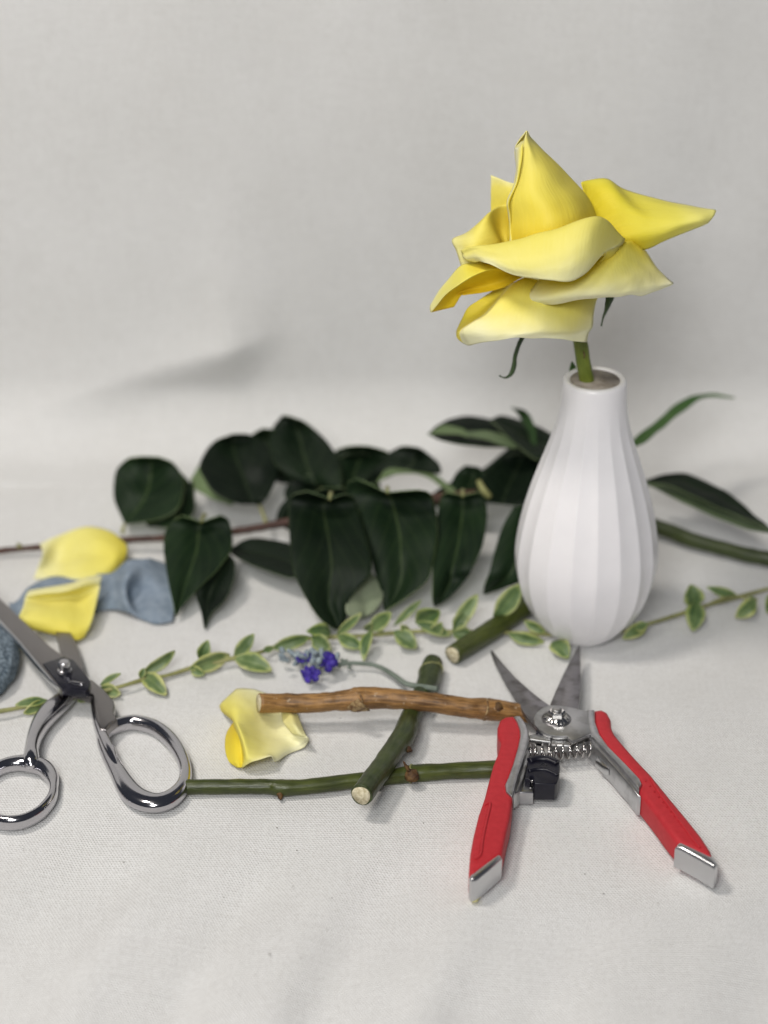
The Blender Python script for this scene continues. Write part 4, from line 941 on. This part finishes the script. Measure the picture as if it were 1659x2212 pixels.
# ------------------------------------------------------------------ variegated vine
def vine():
    c0 = Pz(D(600, 1400), 0)
    root = thing('variegated_vine', 'thin trailing vine with small cream edged green leaves from left edge under the vase', 'vine', (c0.x, c0.y, 0))
    vp = [(-80, 508), (0, 492), (100, 475), (220, 452), (320, 435), (380, 420), (470, 395), (550, 372), (640, 355), (740, 325), (830, 305), (900, 288), (1000, 265), (1060, 245), (1180, 215), (1300, 205), (1400, 200), (1500, 192), (1600, 184)]
    xp = [(380, 287), (500, 290), (620, 295), (760, 300), (900, 290), (1010, 282), (1100, 255), (1150, 241), (1320, 188), (1400, 162), (1530, 128), (1659, 92), (1760, 65)]
    pts = [Pz(V(*p), 0.0030 + 0.001 * math.sin(i * 1.3)) for i, p in enumerate(vp)] + [Pz(X(*p), 0.0022 if 0 < i < 6 else 0.004) for i, p in enumerate(xp)]
    tube('stem', pts, [0.00085 + 0.0002 * (i % 2) for i in range(len(pts))], M_vine, root, 8, 160)
    def lf(fn, b, t, wd, zb=3, zt=8, roll=0.0, bend=0.15, cup=0.25):
        roll += random.uniform(-.45, .45); bend += random.uniform(-.12, .16); cup += random.uniform(-.1, .2)
        s = {V: 1.185, W: 1.8433, X: 1.3825}[fn] * 1.507
        B = Pz(fn(*b), zb / 1000); T = Pz(fn(*t), zt / 1000)
        ax = T - B; ln = ax.length
        # half width as the picture shows it, the leaf turned so far that it looks that wide
        hw = 0.53 * wd * (0.9 + 0.25 * random.random()) * (B - CP).dot(FW) / FPX / s
        view = (CP - B).normalized()
        side = ax.cross(view).normalized(); nrm = side.cross(ax).normalized()
        if nrm.dot(view) < 0: nrm = -nrm
        side = side * math.cos(roll) + nrm * math.sin(roll); nr = side.cross(ax).normalized()
        if nr.dot(view) < 0: nr = -nr
        rows = []
        prof = [0.10, 0.55, 0.92, 1.0, 0.90, 0.62, 0.12]
        for i, wv in enumerate(prof):
            tt = i / (len(prof) - 1)
            c = B + ax * tt + nr * ln * bend * math.sin(tt * math.pi) * 0.6
            h = hw * wv
            row = []
            for kk in (-1, -.5, 0, .5, 1):
                pp = c + side * h * kk + nr * (abs(kk) - 0.5) * h * cup * (1 if kk else 1)
                pp.z = max(pp.z, 0.0012)
                row.append(pp)
            rows.append(row)
        grid_obj('leaf', rows, 13, 14, M_varieg, root, 0.0004, wob=0.0004, wf=300)
    # from left to right
    lf(V, (185, 450), (58, 468), 34, 4, 5); lf(V, (175, 452), (92, 500), 40, 3, 2)
    lf(V, (385, 392), (466, 345), 26, 4, 9); lf(V, (385, 402), (465, 425), 48, 3, 3); lf(V, (340, 430), (300, 455), 24, 3, 2)
    lf(V, (545, 348), (676, 260), 42, 4, 11); lf(V, (548, 345), (640, 428), 60, 4, 2); lf(V, (540, 365), (556, 325), 24, 4, 8)
    lf(V, (770, 295), (803, 218), 50, 4, 13); lf(V, (730, 328), (886, 275), 62, 4, 5); lf(V, (735, 325), (790, 350), 36, 3, 2)
    lf(V, (902, 285), (980, 194), 56, 4, 14); lf(V, (902, 288), (1048, 335), 66, 4, 3)
    lf(V, (1045, 250), (1198, 205), 52, 4, 8)
    lf(W, (880, 292), (735, 285), 84, 6, 12, bend=0.35); lf(W, (765, 310), (880, 400), 88, 9, 5, bend=0.3)
    lf(W, (915, 302), (1062, 178), 46, 5, 16); lf(W, (920, 310), (1072, 385), 80, 5, 3)
    lf(W, (1108, 285), (1240, 175), 92, 5, 16); lf(W, (1125, 275), (1075, 462), 66, 8, 2); 
    lf(W, (1258, 285), (1395, 388), 100, 7, 2, bend=0.3); lf(W, (1255, 255), (1422, 100), 42, 4, 15)
    lf(W, (1388, 232), (1532, 165), 118, 6, 15); lf(W, (1385, 230), (1602, 312), 66, 8, 3); lf(W, (1200, 290), (1160, 300), 40, 4, 4)
    lf(X, (240, 285), (352, 118), 58, 4, 18); lf(X, (238, 295), (330, 300), 70, 4, 4); lf(X, (245, 285), (305, 195), 66, 5, 12)
    lf(X, (425, 225), (545, 72), 96, 8, 22); lf(X, (488, 292), (652, 332), 54, 4, 2); lf(X, (560, 235), (660, 288), 46, 8, 4)
    lf(X, (690, 330), (760, 404), 74, 3, 2); lf(X, (1122, 250), (1005, 315), 50, 7, 3); lf(X, (1120, 250), (1060, 275), 44, 10, 6)
    lf(X, (1330, 178), (1310, 74), 98, 5, 16, bend=0.3); lf(X, (1530, 130), (1385, 85), 42, 6, 12); lf(X, (1338, 150), (1320, 282), 74, 8, 2)
    lf(X, (1605, 135), (1512, 222), 74, 9, 2, bend=0.3); lf(X, (1600, 130), (1570, 155), 36, 8, 6); lf(X, (1700, 110), (1655, 200), 60, 7, 2)
    lf(W, (960, 300), (930, 345), 44, 4, 3); lf(W, (1085, 285), (1120, 240), 46, 4, 11); lf(W, (1330, 300), (1300, 250), 50, 4, 11); lf(X, (150, 290), (190, 245), 50, 4, 10); lf(X, (330, 300), (395, 330), 46, 4, 2); lf(W, (470, 405), (540, 380), 40, 4, 7)
    # a second thin shoot beside it on the right
    tube('shoot', [Pz(X(1385, 165), 0.005), Pz(X(1450, 135), 0.009), Pz(X(1530, 128), 0.006), Pz(X(1590, 150), 0.006), Pz(X(1608, 140), 0.009)], [0.0006] * 5, M_vine, root, 8, 30)
    settle(root)
vine()

# ------------------------------------------------------------------ lavender sprig
def sprig():
    c0 = Pz(W(850, 480), 0)
    root = thing('lavender_sprig', 'small grey lavender like sprig with violet blue blossoms and a curved stem', 'flower sprig', (c0.x, c0.y, 0))
    P = [Pz(W(a, b), z / 1000) for a, b, z in [(1520, 632, 11), (1420, 618, 9.6), (1330, 600, 7), (1250, 545, 4), (1150, 492, 3), (1020, 476, 4), (940, 482, 5), (840, 470, 6), (740, 440, 6), (640, 430, 5)]]
    tube('stem', P, [0.0012, 0.0012, 0.0012, 0.0011, 0.0010, 0.0009, 0.0008, 0.0008, 0.0007, 0.0005], M_greystem, root, 10, 80)
    rnd = random.Random(3)
    for i in range(44):
        t = rnd.random()
        bx = 620 + 290 * t; by = 430 + 40 * t
        p = Pz(W(bx + rnd.uniform(-20, 20), by + rnd.uniform(-30, 45) * (1.1 - abs(t - .4))), 0.004 + rnd.uniform(0, 0.006))
        d = Vector((rnd.uniform(-1, 0.3), rnd.uniform(-.6, .6), rnd.uniform(-.1, .9))).normalized()
        l = rnd.uniform(0.0030, 0.0050); r = rnd.uniform(0.0009, 0.0014)
        tube('calyx', [p, p + d * l * .4, p + d * l * .8, p + d * l], [r * .6, r, r * .9, r * .6], M_calyx, root, 8, 8, noise=0.0003, nf=1500)
    for i in range(6):
        t = rnd.random(); p = Pz(W(930 + 70 * t, 470 + rnd.uniform(-6, 30)), 0.004)
        d = Vector((rnd.uniform(-.6, .6), rnd.uniform(-1, .2), rnd.uniform(0, .6))).normalized()
        tube('bract', [p, p + d * .0015, p + d * .003], [.0006, .0009, .0003], M_greystem, root, 8, 6)
    for (fx, fy, z, r, nrm) in [(862, 462, .010, .0044, Vector((0.25, -0.8, 0.5))), (765, 545, .0065, .0038, Vector((-0.3, -0.7, 0.6))), (735, 535, .005, .003, Vector((-.5, -.7, .2))), (700, 450, .009, .0026, Vector((-.2, -.7, .7))), (740, 440, .009, .0024, Vector((.2, -.7, .7)))]:
        c = Pz(W(fx, fy), z); nrm = nrm.normalized(); s = nrm.cross(Vector((0, 0, 1))).normalized(); u = s.cross(nrm)
        f = tube('blossom', [c - nrm * r * 1.2, c - nrm * r * .5, c], [r * .16, r * .22, r * .36], M_violet, root, 10, 8)
        for k in range(5):
            a = 2 * math.pi * k / 5 + rnd.uniform(-.25, .25); d = s * math.cos(a) + u * math.sin(a); e = d.cross(nrm)
            ll = r * rnd.uniform(.8, 1.15)
            rows = [[c + d * ll * t2 + e * wv * r * q + nrm * (r * .25 * math.sin(t2 * 2.5) - abs(q) * r * .1) for q in (-1, 0, 1)] for t2, wv in ((.1, .14), (.45, .38), (.8, .40), (1.05, .16))]
            grid_obj('lobe', rows, 7, 8, M_violet, f, 0.0002, wob=r * .12, wf=900)
    settle(root)
sprig()

# ------------------------------------------------------------------ crumbs on the cloth
def crumbs():
    bm = bmesh.new(); rnd = random.Random(11)
    spots = [(857, 490), (711, 310), (930, 274), (1055, 311), (1038, 413), (1439, 439), (90, 573), (393, 198), (880, 88), (943, 160), (1147, 121), (1346, 73), (948, 712), (1048, 700), (955, 502), (984, 503), (650, 470), (330, 480)]
    T = crop(0, 2600, 0.9759)
    px = [T(*p) for p in spots] + [Q(1355, 385), Q(1330, 562), Q(1408, 605), Q(1195, 1578), Q(875, 1525), Q(765, 1408), Q(520, 1000), Q(820, 620)] + [W(690, 240), W(935, 800)]
    for k, p in enumerate(px + [(rnd.uniform(0, 1659), rnd.uniform(1500, 2212)) for _ in range(40)]):
        c = Pz(p, 0.0)
        big = k < len(px)
        b = bmesh.ops.create_icosphere(bm, subdivisions=1, radius=rnd.uniform(.00022, .00034) if big else rnd.uniform(.00008, .0002))
        sc = Vector((rnd.uniform(.7, 1.7), rnd.uniform(.6, 1.2), .5))
        if k == 0: sc = Vector((1.7, 1.0, .5))
        bmesh.ops.scale(bm, verts=b['verts'], vec=sc); bmesh.ops.rotate(bm, verts=b['verts'], matrix=Matrix.Rotation(rnd.uniform(0, 3), 3, 'Z'))
        bmesh.ops.translate(bm, verts=b['verts'], vec=c + Vector((0, 0, -0.0006)))
    me = bpy.data.meshes.new('crumbs'); bm.to_mesh(me); bm.free()
    o = new_obj('crumbs', me, simple('crumb', (0.10, 0.09, 0.08), (0.26, 0.23, 0.20), 0.9, 900, 0), None)
    o['kind'] = 'stuff'; o['label'] = 'scattered tiny dark crumbs on the white cloth'; o['category'] = 'crumbs'
crumbs()
